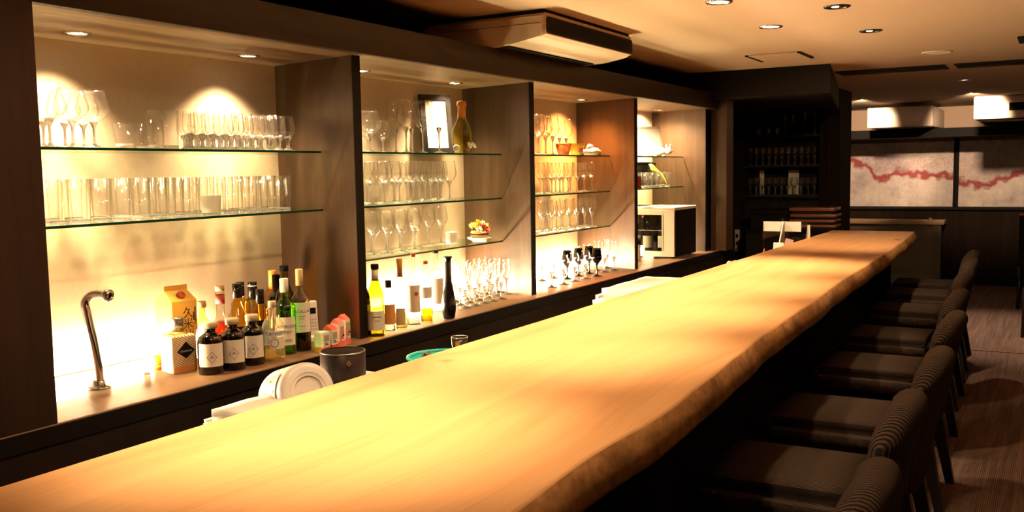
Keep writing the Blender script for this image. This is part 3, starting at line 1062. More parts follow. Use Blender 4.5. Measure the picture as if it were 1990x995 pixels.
# ================================================================== BOTTLES
SHAPES = {
    'whisky': [(0.0, 0.0), (0.93, 0.0), (1.0, 0.012), (1.0, 0.58), (0.93, 0.64), (0.62, 0.70), (0.36, 0.745), (0.33, 0.77), (0.31, 0.94), (0.35, 0.945), (0.35, 0.985), (0.0, 0.985)],
    'wine': [(0.0, 0.0), (0.94, 0.0), (1.0, 0.012), (1.0, 0.50), (0.96, 0.56), (0.80, 0.64), (0.55, 0.72), (0.40, 0.79), (0.36, 0.84), (0.35, 0.985), (0.0, 0.985)],
    'apothecary': [(0.0, 0.0), (0.94, 0.0), (1.0, 0.02), (1.0, 0.60), (0.95, 0.66), (0.78, 0.735), (0.48, 0.785), (0.40, 0.80), (0.38, 0.92), (0.0, 0.92)],
    'round': [(0.0, 0.0), (0.90, 0.0), (0.97, 0.02), (1.0, 0.10), (1.0, 0.50), (0.93, 0.60), (0.75, 0.68), (0.50, 0.735), (0.36, 0.76), (0.33, 0.79), (0.33, 0.93), (0.0, 0.93)],
    'sloped': [(0.0, 0.0), (0.94, 0.0), (1.0, 0.012), (0.97, 0.42), (0.85, 0.52), (0.60, 0.62), (0.42, 0.70), (0.34, 0.76), (0.32, 0.985), (0.0, 0.985)],
    'slim': [(0.0, 0.0), (0.94, 0.0), (1.0, 0.012), (1.0, 0.62), (0.92, 0.68), (0.55, 0.73), (0.42, 0.76), (0.40, 0.985), (0.0, 0.985)],
    'champagne': [(0.0, 0.0), (0.72, 0.0), (0.80, 0.02), (0.95, 0.15), (1.0, 0.30), (0.95, 0.42), (0.76, 0.53), (0.50, 0.63), (0.36, 0.72), (0.33, 0.80), (0.36, 0.96), (0.30, 0.985), (0.0, 0.985)],
    'vase': [(0.0, 0.0), (0.72, 0.0), (0.82, 0.02), (1.0, 0.16), (0.98, 0.26), (0.80, 0.40), (0.58, 0.52), (0.47, 0.64), (0.42, 0.80), (0.44, 0.96), (0.60, 0.985), (0.60, 1.0), (0.0, 1.0)],
    'bellied': [(0.0, 0.0), (0.60, 0.0), (0.80, 0.03), (1.0, 0.16), (0.98, 0.26), (0.75, 0.38), (0.42, 0.46), (0.30, 0.52), (0.28, 0.62), (0.28, 0.985), (0.0, 0.985)],
}


def refine(p, k=3):
    """Round a profile by sampling a Catmull curve through its middle points."""
    out = [p[0], p[1]]
    for i in range(1, len(p) - 2):
        a, b, c, d = p[i - 1], p[i], p[i + 1], p[i + 2]
        for q in range(1, k + 1):
            u = q / k
            if abs(b[1] - c[1]) < 0.02 or i == 1:
                out.append((b[0] + (c[0] - b[0]) * u, b[1] + (c[1] - b[1]) * u))
            else:
                f = lambda A, B, C, D: 0.5 * ((2 * B) + (-A + C) * u + (2 * A - 5 * B + 4 * C - D) * u * u + (-A + 3 * B - 3 * C + D) * u ** 3)
                out.append((min(1.0, max(0, f(a[0], b[0], c[0], d[0]))), b[1] + (c[1] - b[1]) * u))
    out.append(p[-1])
    return out


def tinted(name, tint, gloss=0.8, edge=(0.45, 0.45, 0.4)):
    return thin_glass(name, tint, edge, gloss, 2.2)


G_clear = tinted('bottle_clear', (0.93, 0.93, 0.88))
G_amber = tinted('bottle_amber', (0.96, 0.76, 0.32))
G_yellow = tinted('bottle_yellow', (0.97, 0.87, 0.38))
G_green = tinted('bottle_green', (0.30, 0.80, 0.14))
G_olive = tinted('bottle_olive', (0.45, 0.45, 0.04))
G_yolive = tinted('bottle_yellow_green', (0.80, 0.72, 0.06))
G_brown = tinted('bottle_brown', (0.05, 0.018, 0.006), gloss=1.0)
G_red = tinted('bottle_red', (0.95, 0.22, 0.08))
G_dark = tinted('bottle_dark', (0.02, 0.022, 0.012), gloss=1.0)
M_cork = plain('cork', (0.52, 0.30, 0.14), 0.8)
M_beigecap = plain('beige_cap', (0.66, 0.52, 0.36), 0.6)
M_goldcap = plain('gold_foil', (0.62, 0.38, 0.10), 0.35, metal=0.6)
M_orangecap = plain('orange_foil', (0.62, 0.25, 0.05), 0.45)
M_label = plain('label_paper', (0.78, 0.70, 0.60), 0.7, vary=0.04)
M_orangelab = plain('orange_label', (0.70, 0.30, 0.08), 0.6)
M_redlab = plain('red_label', (0.40, 0.05, 0.03), 0.6)


def bottle(name, label, px, ytop, wpx, shape, glass, ybase=None, x=None, cap=None, lab=None, texts=(), extras=None, group='bottles on the ledge', fill=None, H=None):
    """A bottle on the ledge. px, ytop, ybase, wpx: where the photograph shows it; x: its distance from the wall when its base is hidden.
    cap = (material, from, to, radius factor); lab = (from, to, half angle, material)."""
    if ybase is not None:
        p = on_z(px, ybase, ZL)
    else:
        p = Vector((x, y_at(px, x, ZL), ZL))
    dep = proj(p)[2]
    r = wpx * dep / FPX / 2
    if ybase is not None:
        d = Vector((p.x, p.y, 0)).normalized()
        p = p + d * r * 0.9
    h = H or height_to(p, ytop)
    ang = math.atan2(-p.y, -p.x)
    t = thing(name, label, 'bottle', p, ang, group)
    prof = [(a * r, b * h) for a, b in refine(SHAPES[shape])]
    obj('glass_body', lathe(prof, 28, 'glass_body'), glass, t)
    if fill:
        fm, top = fill
        pr = [(a * r * 0.93, max(0.004, b * h)) for a, b in refine(SHAPES[shape]) if b <= top]
        pr += [(0, pr[-1][1])]
        obj('liquid', lathe(pr, 24, 'liquid'), fm, t)
    if cap:
        cm, c0, c1, cf = cap
        rc = r * cf
        obj('cap', lathe([(0, c0 * h), (rc, c0 * h), (rc, c1 * h - 0.002), (rc * 0.93, c1 * h), (0, c1 * h)], 20, 'cap'), cm, t)
    lo = None
    if lab:
        a, b, half, lm = lab
        lo = obj('label', label_patch(r * 1.006, a * h, b * h, -half, half), lm, t)
    for body, size, z, am, mat in texts:
        me = wrap(text_mesh(body, size * h), r * 1.006 + 0.0008, am, z * h)
        obj('lettering', me, mat, lo or t)
    if extras:
        extras(t, r, h, lo)
    return t


def diamond_extra(t, r, h, lo):
    me = wrap(diamond_frame(0.016, 0.019, 0.0012), r * 1.006 + 0.0008, 0.05, 0.34 * h)
    obj('diamond_mark', me, M_ink, lo or t)
    me = wrap(text_mesh('•', 0.014), r * 1.006 + 0.0008, 0.05, 0.365 * h)
    obj('mark', me, M_ink, lo or t)
    ink_line(lo or t, r * 1.006 + 0.0008, 0.335 * h, 0.14, M_ink, 0.0018, 0.05)
    obj('collar', lathe([(r * 0.40, 0.86 * h), (r * 0.415, 0.86 * h), (r * 0.415, 0.925 * h), (r * 0.40, 0.925 * h)], 20), M_dark, t)


for px, yb, yt, w, which in ((412, 729, 625, 50, 'leftmost'), (455, 721, 618, 47, 'middle'), (493, 711, 611, 45, 'rightmost')):
    bottle('apothecary_bottle', f'dark brown round-shouldered bottle with diamond label, {which} of three', px, yt, w, 'apothecary', G_brown, ybase=yb,
           cap=(M_beigecap, 0.88, 1.0, 0.56), lab=(0.16, 0.60, 1.05, M_label), extras=diamond_extra, group='dark bottles with diamond labels')
bottle('gin_bottle', 'round clear bottle with cork stopper and blue lettering beside the green bottle', 533, 585, 44, 'round', thin_glass('bottle_pale', (0.93, 0.93, 0.86), (0.6, 0.6, 0.55), 0.8, 2.2, haze=0.10), ybase=704,
       cap=(M_beigecap, 0.90, 1.0, 0.36), fill=(G_yellow, 0.24),
       texts=(('CANNING', 0.085, 0.475, 0.35, plain('navy_ink', (0.02, 0.02, 0.16), 0.6)), ('◯', 0.10, 0.315, 0.1, M_ink)),
       extras=lambda t, r, h, lo: (obj('name_plate', label_patch(r * 1.004, 0.43 * h, 0.52 * h, -0.45, 1.15), M_paper, t), obj('label', label_patch(r * 1.004, 0.22 * h, 0.41 * h, -0.3, 1.1), M_label, t)))
bottle('whisky_bottle', 'green whisky bottle with white label and white capsule', 557, 541, 42, 'whisky', G_green, ybase=690,
       cap=(M_paper, 0.82, 1.0, 0.40), lab=(0.13, 0.50, 0.95, M_label),
       texts=(('LAPHROAIG', 0.062, 0.375, 0.12, M_ink),),
       extras=lambda t, r, h, lo: [ink_line(lo, r * 1.006 + 0.0008, q * h, w, M_ink, 0.0018, 0.12) for q, w in ((0.31, 0.5), (0.29, 0.35), (0.20, 0.4), (0.18, 0.5))])
bottle('whisky_bottle', 'tall dark whisky bottle with cream capsule and large pale label', 587, 523, 37, 'whisky', tinted('bottle_smoke', (0.62, 0.52, 0.36)), ybase=683,
       cap=(plain('cream_cap', (0.70, 0.56, 0.30), 0.5), 0.80, 1.0, 0.40), lab=(0.235, 0.60, 1.25, M_label), fill=(G_brown, 0.5),
       texts=(('MACALLAN', 0.050, 0.49, 0.10, plain('grey_ink', (0.16, 0.12, 0.10), 0.7)),),
       extras=lambda t, r, h, lo: [ink_line(lo, r * 1.006 + 0.0008, q * h, w, plain('grey_ink', (0.16, 0.12, 0.10), 0.7), 0.0018) for q, w in ((0.43, 0.4), (0.40, 0.3), (0.31, 0.35))])
bottle('whisky_bottle', 'pale amber bottle with wooden stopper behind the gold patterned bottle', 397, 585, 36, 'whisky', G_yellow, x=-2.47, cap=(M_cork, 0.90, 1.0, 0.46), lab=(0.1, 0.45, 1.0, M_label))
bottle('liqueur_bottle', 'round-bellied orange red bottle with dark red neck band', 432, 555, 58, 'bellied', G_clear, x=-2.60, fill=(G_red, 0.44), cap=(M_cork, 0.92, 1.0, 0.30),
       extras=lambda t, r, h, lo: obj('neck_band', lathe([(r * 0.285, 0.72 * h), (r * 0.30, 0.72 * h), (r * 0.30, 0.86 * h), (r * 0.285, 0.86 * h)], 20), M_redlab, t))
bottle('whisky_bottle', 'yellow bottle with a long black capsule behind the dark bottles', 466, 551, 44, 'sloped', G_yellow, x=-2.49, cap=(M_blackgloss, 0.80, 1.0, 0.42), lab=(0.1, 0.4, 1.0, M_black))
bottle('whisky_bottle', 'black-capped bottle almost hidden behind the yellow one', 471, 548, 36, 'slim', G_amber, x=-2.62, cap=(M_blackgloss, 0.78, 1.0, 0.46))
bottle('whisky_bottle', 'bottle with black and white neck band and golden contents', 495, 548, 40, 'slim', G_yellow, x=-2.58, cap=(M_blackgloss, 0.72, 0.93, 0.46),
       extras=lambda t, r, h, lo: (obj('neck_band', lathe([(r * 0.40, 0.935 * h), (r * 0.44, 0.935 * h), (r * 0.44, 0.95 * h), (r * 0.40, 0.95 * h)], 20), M_paper, t),
                                   obj('top_cap', lathe([(0, 0.95 * h), (r * 0.44, 0.95 * h), (r * 0.44, h), (0, h)], 20), M_blackgloss, t)))
bottle('whisky_bottle', 'shorter golden bottle with plain black capsule', 509, 562, 36, 'slim', G_amber, x=-2.48, cap=(M_blackgloss, 0.76, 1.0, 0.44), lab=(0.08, 0.5, 1.0, M_black))
bottle('whisky_bottle', 'bottle with orange gold capsule at the back, before the divider', 534, 525, 34, 'slim', G_amber, x=-2.62, cap=(M_orangecap, 0.72, 1.0, 0.46))
bottle('whisky_bottle', 'bottle with matt black capsule just left of the green one', 541, 534, 34, 'slim', G_dark, x=-2.55, cap=(M_black, 0.76, 1.0, 0.44))
bottle('wine_bottle', 'tall olive bottle with dark stopper behind the green whisky bottle', 557, 516, 40, 'wine', G_olive, x=-2.50, cap=(M_black, 0.93, 1.0, 0.42))
# second bay
G2 = 'bottles in the second bay'
bottle('wine_bottle', 'dark green wine bottle half hidden by the divider', 705, 520, 34, 'wine', G_dark, ybase=654, lab=(0.10, 0.46, 1.6, M_label), cap=(M_black, 0.84, 1.0, 0.40), group=G2)
bottle('wine_bottle', 'yellow green wine bottle with white label and dark stopper', 732, 513, 34, 'wine', G_yolive, ybase=655, cap=(M_black, 0.93, 1.0, 0.46), lab=(0.09, 0.36, 1.2, M_label), group=G2,
       fill=(G_dark, 0.07),
       extras=lambda t, r, h, lo: (ink_line(lo, r * 1.006 + 0.0008, 0.27 * h, 0.5, M_ink, 0.003), ink_line(lo, r * 1.006 + 0.0008, 0.22 * h, 0.3, M_ink, 0.002), obj('neck_label', lathe([(r * 0.36, 0.77 * h), (r * 0.40, 0.77 * h), (r * 0.385, 0.92 * h), (r * 0.36, 0.92 * h)], 18), M_cream, t)))
bottle('whisky_bottle', 'short clear bottle with orange label and black stopper', 757, 545, 27, 'slim', G_clear, ybase=644, cap=(M_black, 0.86, 1.0, 0.46), lab=(0.14, 0.54, 1.1, M_orangelab), fill=(G_yellow, 0.14), group=G2)
bottle('whisky_bottle', 'slim bottle with long orange capsule and small beige label', 779, 502, 27, 'slim', G_clear, ybase=640, cap=(M_orangecap, 0.74, 1.0, 0.46), lab=(0.06, 0.30, 0.75, plain('beige_label', (0.60, 0.46, 0.25), 0.6)), fill=(G_yellow, 0.3), group=G2)


def star_extra(t, r, h, lo):
    bm = bmesh.new()
    c = bm.verts.new((0, -0.0006, 0))
    ring = []
    for k in range(24):
        a = 2 * PI * k / 24
        q = 0.013 if k % 2 == 0 else 0.006
        ring.append(bm.verts.new((q * math.cos(a), -0.0006, q * math.sin(a))))
    for k in range(24):
        bm.faces.new((c, ring[k], ring[(k + 1) % 24]))
    obj('star_mark', wrap(mesh_from(bm, 'star'), r * 1.006 + 0.0006, 0.35, 0.44 * h), plain('star_red', (0.45, 0.03, 0.02), 0.6), lo or t)


bottle('liqueur_bottle', 'tall clear bottle with a red star on its label', 806, 492, 26, 'whisky', G_clear, ybase=632, cap=(M_redlab, 0.95, 1.0, 0.36), lab=(0.18, 0.56, 1.1, plain('pale_label', (0.80, 0.66, 0.48), 0.6)), extras=star_extra, group=G2)
bottle('liqueur_bottle', 'small clear bottle with bright yellow contents', 830, 507, 24, 'slim', G_clear, ybase=627, cap=(M_redlab, 0.95, 1.0, 0.36), lab=(0.40, 0.58, 1.0, M_label), fill=(tinted('yellow_liquor', (1.0, 0.86, 0.04)), 0.36), group=G2)
bottle('liqueur_bottle', 'tall clear bottle with long white label beside the black vase bottle', 849, 487, 30, 'whisky', G_clear, x=-2.40, cap=(M_black, 0.96, 1.0, 0.36), lab=(0.14, 0.56, 1.1, M_label), group=G2)
bottle('decanter', 'matt black long-necked vase bottle on the ledge', 873, 498, 28, 'vase', plain('black_ceramic', (0.006, 0.006, 0.007), 0.22), ybase=621, group=G2)

# champagne bottle with ribbons
p = Vector((-2.515, y_at(899, -2.515, S1), S1))
h = height_to(p, 196)
r = 42 * proj(p)[2] / FPX / 2
t = thing('champagne_bottle', 'flared champagne bottle with orange foil neck and ribbons at its foot', 'bottle', p, math.atan2(-p.y, -p.x))
obj('glass_body', lathe([(a * r, b * h) for a, b in refine(SHAPES['champagne'])], 28), tinted('champagne_glass_body', (0.82, 0.78, 0.30)), t)
obj('foil', lathe([(r * 0.40, 0.66 * h), (r * 0.37, 0.76 * h), (r * 0.36, 0.88 * h), (r * 0.44, 0.89 * h), (r * 0.44, 0.93 * h), (r * 0.40, 0.985 * h), (0, h)], 20), M_orangecap, t)
for s, a0 in ((1, 0.55), (1, 0.95)):
    pts = [(r * 1.06 * math.cos(a0), r * 1.06 * math.sin(a0), 0.20 * h)]
    for k in range(1, 7):
        pts.append((r * (1.06 + 0.09 * k) * math.cos(a0), r * (1.06 + 0.07 * k) * math.sin(a0), 0.20 * h - 0.004 * k))
    o = obj('ribbon', tube(pts, [0.006, 0.007, 0.008, 0.008, 0.008, 0.007, 0.005], 8), M_paper, t)
obj('rosette', lathe([(0, 0), (0.014, 0.004), (0.017, 0.010), (0.012, 0.016), (0.004, 0.014), (0, 0.018)], 16), M_paper, t, (r * 0.92, -r * 0.55, 0.10 * h), (0, PI / 2, 0))
# ================================================================== OTHER THINGS IN THE BAYS
def face_to_cam(p):
    return math.atan2(-p[1], -p[0])


# swan-neck tap
p = on_z(193, 755, ZL)
t = thing('water_tap', 'chrome swan-neck water tap standing on the ledge of the nearest bay', 'tap', p)
rel = lambda q: tuple(Vector(q) - p)
pts = [(0, 0, 0.008)] + [rel(on_x(px, py, p.x)) for px, py in ((193, 728), (189, 700), (182, 665), (174, 632), (168, 604))]
last = Vector(pts[-1])
pts += [tuple(last + Vector(v)) for v in ((0.000, -0.004, 0.020), (0.006, 0.000, 0.036), (0.018, 0.006, 0.047), (0.034, 0.012, 0.050), (0.052, 0.018, 0.049), (0.066, 0.022, 0.047))]
# smooth the path
sm = []
for i in range(len(pts) - 1):
    a, b, c, d = (Vector(pts[max(0, min(len(pts) - 1, i + k))]) for k in (-1, 0, 1, 2))
    for q in range(4):
        u = q / 4
        sm.append(0.5 * ((2 * b) + (c - a) * u + (2 * a - 5 * b + 4 * c - d) * u * u + (3 * b - a - 3 * c + d) * u ** 3))
sm.append(Vector(pts[-1]))
obj('spout', tube(sm, 0.0125, 16), M_chrome, t)
d = (sm[-1] - sm[-2]).normalized()
nz = lathe([(0.010, 0.0), (0.017, 0.0), (0.018, 0.004), (0.018, 0.018), (0.013, 0.021), (0.010, 0.020), (0.010, 0.004)], 20)
o = obj('nozzle', nz, M_chrome, t, tuple(sm[-1] - d * 0.006))
o.rotation_mode = 'QUATERNION'
o.rotation_quaternion = d.to_track_quat('Z', 'Y')
obj('outlet_ring', lathe([(0, 0.012), (0.010, 0.012), (0.010, 0.015)], 16), M_black, o)
obj('flange', lathe([(0, 0), (0.033, 0), (0.034, 0.004), (0.031, 0.008), (0.020, 0.010), (0.018, 0.024), (0.0135, 0.027), (0, 0.027)], 28), M_chrome, t)

# little glass and yellow tin beside the patterned bottle
t = tumbler('shot_glass', 0.072, 0.011, 0.013, 0.012)
t.location, t['label'] = on_z(281, 733, ZL) + Vector((0, 0.01, 0)), 'tiny clear shot glass on the ledge left of the yellow tin'
p = on_z(309, 720, ZL) + Vector((-0.012, 0.01, 0))
t = thing('tin', 'small bright yellow tin with an orange base between shot glass and patterned bottle', 'tin', p)
obj('body', lathe([(0, 0), (0.0165, 0), (0.0165, 0.017), (0.0165, 0.046), (0.015, 0.048), (0, 0.048)], 20), plain('yellow_tin', (0.85, 0.62, 0.03), 0.4), t)
obj('base_band', lathe([(0.0168, 0.001), (0.0172, 0.001), (0.0172, 0.016), (0.0168, 0.016)], 20), plain('tin_orange', (0.75, 0.26, 0.03), 0.4), t)

# square patterned bottle
p = on_z(346, 729, ZL)
t = thing('patterned_bottle', 'square gold and white striped bottle with silver cap and black diamond label', 'bottle', p + Vector((-0.045, 0.045, 0)), math.radians(-14), 'bottles on the ledge')
hh = height_to(p, 655)


def striped_gold():
    m, nt, out = nodes('gold_white_stripes')
    b = N(nt, 'ShaderNodeBsdfPrincipled')
    b.inputs['Roughness'].default_value = 0.35
    tc = N(nt, 'ShaderNodeTexCoord')
    mp = N(nt, 'ShaderNodeMapping')
    mp.inputs['Rotation'].default_value = (math.radians(35), math.radians(-35), 0)
    nt.links.new(tc.outputs['Object'], mp.inputs[0])
    w = N(nt, 'ShaderNodeTexWave', wave_type='BANDS', bands_direction='Z')
    w.inputs['Scale'].default_value = 60
    nt.links.new(mp.outputs[0], w.inputs['Vector'])
    cr = N(nt, 'ShaderNodeValToRGB')
    cr.color_ramp.elements[0].position, cr.color_ramp.elements[0].color = 0.42, (0.46, 0.25, 0.06, 1)
    cr.color_ramp.elements[1].position, cr.color_ramp.elements[1].color = 0.55, (0.85, 0.76, 0.58, 1)
    nt.links.new(w.outputs['Fac'], cr.inputs[0])
    nt.links.new(cr.outputs[0], b.inputs['Base Color'])
    nt.links.new(b.outputs[0], out.inputs[0])
    return m


obj('glass_body', box_mesh((-0.042, -0.042, 0), (0.042, 0.042, hh), 0.006, 3), striped_gold(), t)
obj('shoulder', lathe([(0.030, hh - 0.001), (0.028, hh + 0.006), (0.016, hh + 0.010), (0, hh + 0.010)], 24), M_goldcap, t)
obj('cap', lathe([(0, hh + 0.010), (0.0185, hh + 0.010), (0.0185, hh + 0.052), (0.017, hh + 0.054), (0, hh + 0.054)], 28), M_steel, t)
bm = bmesh.new()
bm.faces.new([bm.verts.new((0.0006, y, z)) for y, z in ((0, 0.030), (0.030, 0.0), (0, -0.024), (-0.030, 0.0))])
lb = obj('diamond_label', mesh_from(bm, 'diamond_label'), M_black, t, (0.0424, 0.004, hh * 0.58))
obj('print_line', box_mesh((0.0006, -0.020, -0.003), (0.0012, 0.020, 0.003)), M_steel, lb)
obj('base_label', box_mesh((0.0421, -0.040, 0.004), (0.0428, 0.040, 0.022)), M_orangelab, t)


def gable_carton(name, label, p, rz, w, d, h, gable, mat, group=None):
    """A drinks carton: upright box, sloping roof panels and the pressed top seam."""
    t = thing(name, label, 'carton', p, rz, group)
    obj('body', box_mesh((-w / 2, -d / 2, 0), (w / 2, d / 2, h), 0.002, 2), mat, t)
    bm = bmesh.new()
    a = [bm.verts.new(v) for v in ((-w / 2, -d / 2, h), (w / 2, -d / 2, h), (w / 2, d / 2, h), (-w / 2, d / 2, h))]
    r0, r1 = bm.verts.new((0, -d / 2 + 0.006, h + gable)), bm.verts.new((0, d / 2 - 0.006, h + gable))
    for f in ((a[0], a[1], r0), (a[1], a[2], r1, r0), (a[2], a[3], r1), (a[3], a[0], r0, r1)):
        bm.faces.new(f)
    obj('roof', mesh_from(bm, 'roof'), mat, t)
    obj('seam', box_mesh((-0.002, -d / 2 + 0.003, h + gable - 0.001), (0.002, d / 2 - 0.003, h + gable + 0.016)), mat, t)
    return t


M_carton = plain('carton_orange', (0.80, 0.42, 0.06), 0.5, vary=0.04)
p0 = Vector((-2.60, y_at(347, -2.60, ZL), ZL))
ch = height_to(p0, 583)
t = gable_carton('drink_carton', 'tall orange drink carton with black brush lettering and red cap', p0, math.radians(-6), 0.098, 0.098, ch, 0.035, M_carton)
for body, size, y, z, vert in (('久米仙', 0.040, 0.012, ch * 0.60, True),):
    me = text_mesh(body, size, vertical=vert)
    me.transform(Matrix.Rotation(PI / 2, 4, 'Z'))
    obj('lettering', me, M_ink, t, (0.0495, y, z))
for y_, z0_, z1_ in ((-0.034, 0.30, 0.44), (0.040, 0.60, 0.88), (0.034, 0.66, 0.80)):
    obj('print_line', box_mesh((0.0491, y_ - 0.0022, ch * z0_), (0.0496, y_ + 0.0022, ch * z1_)), M_ink, t)
o = obj('cap', lathe([(0, 0), (0.014, 0), (0.014, 0.010), (0.012, 0.012), (0, 0.012)], 18), plain('red_cap', (0.45, 0.06, 0.02), 0.4), t, (0.026, 0.0, ch + 0.016), (0, math.radians(55), 0))

# four small white and red cartons at the divider
M_redcart = plain('carton_red', (0.72, 0.10, 0.045), 0.5)
M_pinkcart = plain('carton_pink', (0.78, 0.20, 0.16), 0.5)
SM = [(634, 684, 646, 0.034, 'squat white and red carton, leftmost of the four small cartons', M_redcart),
      (652, 680, 640, 0.030, 'squat white and red carton with open coral lid, second of the four', M_redcart),
      (668, 675, 628, 0.026, 'white and coral carton with a raised flap, third of the four', M_pinkcart),
      (681, 670, 620, 0.026, 'pink topped carton next to the divider edge, last of the four', M_pinkcart)]
for i, (px, yb, yt, w, lab, cm) in enumerate(SM):
    p = on_z(px, yb, ZL) + Vector((-0.022 - 0.004 * i, 0.004, 0))
    h = height_to(p, yt)
    t = thing('small_carton', lab, 'carton', p, 0, 'small cartons')
    obj('body', box_mesh((-0.022, -w / 2, 0), (0.022, w / 2, h), 0.001, 1), M_paper, t)
    obj('base_band', box_mesh((-0.0224, -w / 2 - 0.0004, 0.001), (0.0224, w / 2 + 0.0004, h * 0.26)), cm, t)
    obj('print', box_mesh((0.0222, -w * 0.38, h * 0.55), (0.0226, w * 0.38, h * 0.88)), plain('print_gold', (0.45, 0.36, 0.16), 0.6), t)
    for q in range(2):
        obj('print_line', box_mesh((0.0222, -w * 0.30, h * (0.36 + 0.08 * q)), (0.0227, w * (0.28 - 0.12 * q), h * (0.40 + 0.08 * q))), M_ink, t)
    if i >= 2:
        obj('side_band', box_mesh((0.0222, -w / 2, 0.001), (0.0228, -w * 0.15, h * 0.7)), cm, t)
        obj('round_mark', lathe([(0, 0), (0.005, 0), (0.005, 0.0006), (0, 0.0006)], 14), M_ink, t, (0.0226, w * 0.2, h * 0.5), (0, PI / 2, 0))
    if i:
        bm = bmesh.new()
        g = 0.018
        vs = [bm.verts.new(v) for v in ((-0.022, -w / 2, h), (0.022, -w / 2, h), (0.022, w / 2, h), (-0.022, w / 2, h), (-0.004, -w / 2, h + g), (-0.004, w / 2, h + g))]
        for f in ((0, 1, 4), (1, 2, 5, 4), (2, 3, 5), (3, 0, 4, 5)):
            bm.faces.new([vs[k] for k in f])
        obj('roof', mesh_from(bm, 'roof'), cm, t)
    else:
        obj('lid', box_mesh((-0.021, -w * 0.45, h), (0.021, w * 0.45, h + 0.003), 0.001, 1), M_cream, t)

# cordless handset in its cradle, against the divider
p = on_z(621, 664, ZL) + Vector((-0.03, 0.0, 0))
t = thing('cordless_phone', 'white cordless handset with dark screen standing in its cradle by the divider', 'telephone', p, math.radians(-32))
obj('cradle', box_mesh((-0.03, -0.028, 0), (0.035, 0.028, 0.024), 0.006, 3), M_white, t)
hs = obj('handset', box_mesh((-0.011, -0.021, 0), (0.011, 0.021, 0.135), 0.007, 3), M_white, t, (0, 0, 0.018), (0, math.radians(-7), 0))
obj('screen', box_mesh((0.0108, -0.013, 0.085), (0.0118, 0.013, 0.108)), M_blackgloss, hs)
for k in range(12):
    obj('key', box_mesh((0.0108, -0.013 + (k % 3) * 0.0095, 0.024 + (k // 3) * 0.012), (0.0116, -0.006 + (k % 3) * 0.0095, 0.031 + (k // 3) * 0.012)), plain('key_grey', (0.5, 0.46, 0.42), 0.5), hs)

# black picture frame with a pale sheet, leaning on the back panel
p = Vector((-2.655, y_at(852, -2.655, S1), S1 + 0.002))
fh = height_to(p, 183)
t = thing('picture_frame', 'black frame with a pale sheet leaning behind the tall wine glasses', 'picture frame', p, math.radians(-24))
fw = 0.088
pan = thing('x', '', 'x')
bpy.data.objects.remove(pan)
fr = bmesh.new()
for lo, hi in (((-0.009, -fw, 0), (0.009, fw, 0.028)), ((-0.009, -fw, fh - 0.028), (0.009, fw, fh)), ((-0.009, -fw, 0.028), (0.009, -fw + 0.028, fh - 0.028)), ((-0.009, fw - 0.028, 0.028), (0.009, fw, fh - 0.028))):
    bm_box(fr, lo, hi)
o = obj('frame', mesh_from(fr, 'frame'), M_blackgloss, t, None, (0, math.radians(-6), 0))
obj('sheet', box_mesh((-0.004, -fw + 0.027, 0.027), (0.003, fw - 0.027, fh - 0.027)), plain('sheet_beige', (0.60, 0.52, 0.42), 0.8), t, None, (0, math.radians(-6), 0))
for k in range(7):
    obj('text_line', box_mesh((0.0031, -0.032 + 0.006 * (k % 2), fh * 0.80 - k * 0.015), (0.0036, 0.034 - 0.008 * (k % 3), fh * 0.80 - k * 0.015 + 0.0016)), plain('faint_ink', (0.62, 0.54, 0.46), 0.8), t, None, (0, math.radians(-6), 0))

# small white box and the flower basket on the bottom shelf, second bay
p = Vector((-2.60, y_at(878, -2.60, S3), S3))
t = thing('small_box', 'small white card box beside the wine glasses, bottom shelf of the second bay', 'box', p, math.radians(-25))
obj('body', box_mesh((-0.02, -0.022, 0), (0.02, 0.022, 0.058), 0.001, 1), M_paper, t)
obj('panel', box_mesh((0.0201, -0.012, 0.012), (0.0206, 0.012, 0.046)), M_cream, t)
p = Vector((-2.535, y_at(932, -2.535, S3), S3))
t = thing('flower_basket', 'little basket of yellow and red flowers on a cream plate on the glass shelf', 'flower arrangement', p)
obj('plate', lathe([(0, 0), (0.030, 0), (0.034, 0.004), (0.056, 0.013), (0.056, 0.016), (0.034, 0.008), (0, 0.006)], 30), M_cream, t)
obj('basket', lathe([(0, 0.007), (0.030, 0.007), (0.040, 0.020), (0.041, 0.034), (0.034, 0.044), (0.032, 0.044), (0.030, 0.030), (0, 0.028)], 24), stripes('wicker', (0.42, 0.24, 0.09), (0.80, 0.58, 0.30), 'Z', 160, 0.7, 0.8, 0.3), t)
obj('ribbon_band', lathe([(0.0412, 0.026), (0.0420, 0.026), (0.0420, 0.031), (0.0412, 0.031)], 24), M_reddark, t)
M_fy, M_fr, M_fw, M_leafy = plain('petal_yellow', (0.86, 0.74, 0.10), 0.6), plain('petal_red', (0.62, 0.07, 0.05), 0.6), plain('petal_cream', (0.85, 0.76, 0.52), 0.6), plain('leaf_green', (0.10, 0.16, 0.03), 0.6)


def flower_mesh(r, n=6):
    bm = bmesh.new()
    for ringi, (rr, lift) in enumerate(((1.0, 0.25), (0.62, 0.75))):
        for k in range(n):
            a = 2 * PI * (k + 0.5 * ringi) / n
            da = PI / n * 0.95
            c0 = bm.verts.new((0, 0, 0))
            v = [bm.verts.new((q * r * rr * math.cos(b), q * r * rr * math.sin(b), z * r * lift)) for q, b, z in ((0.6, a - da, 0.5), (1.0, a - da * 0.5, 1.1), (1.05, a, 0.9), (1.0, a + da * 0.5, 1.1), (0.6, a + da, 0.5))]
            bm.faces.new([c0] + v)
    return mesh_from(bm, 'flower')


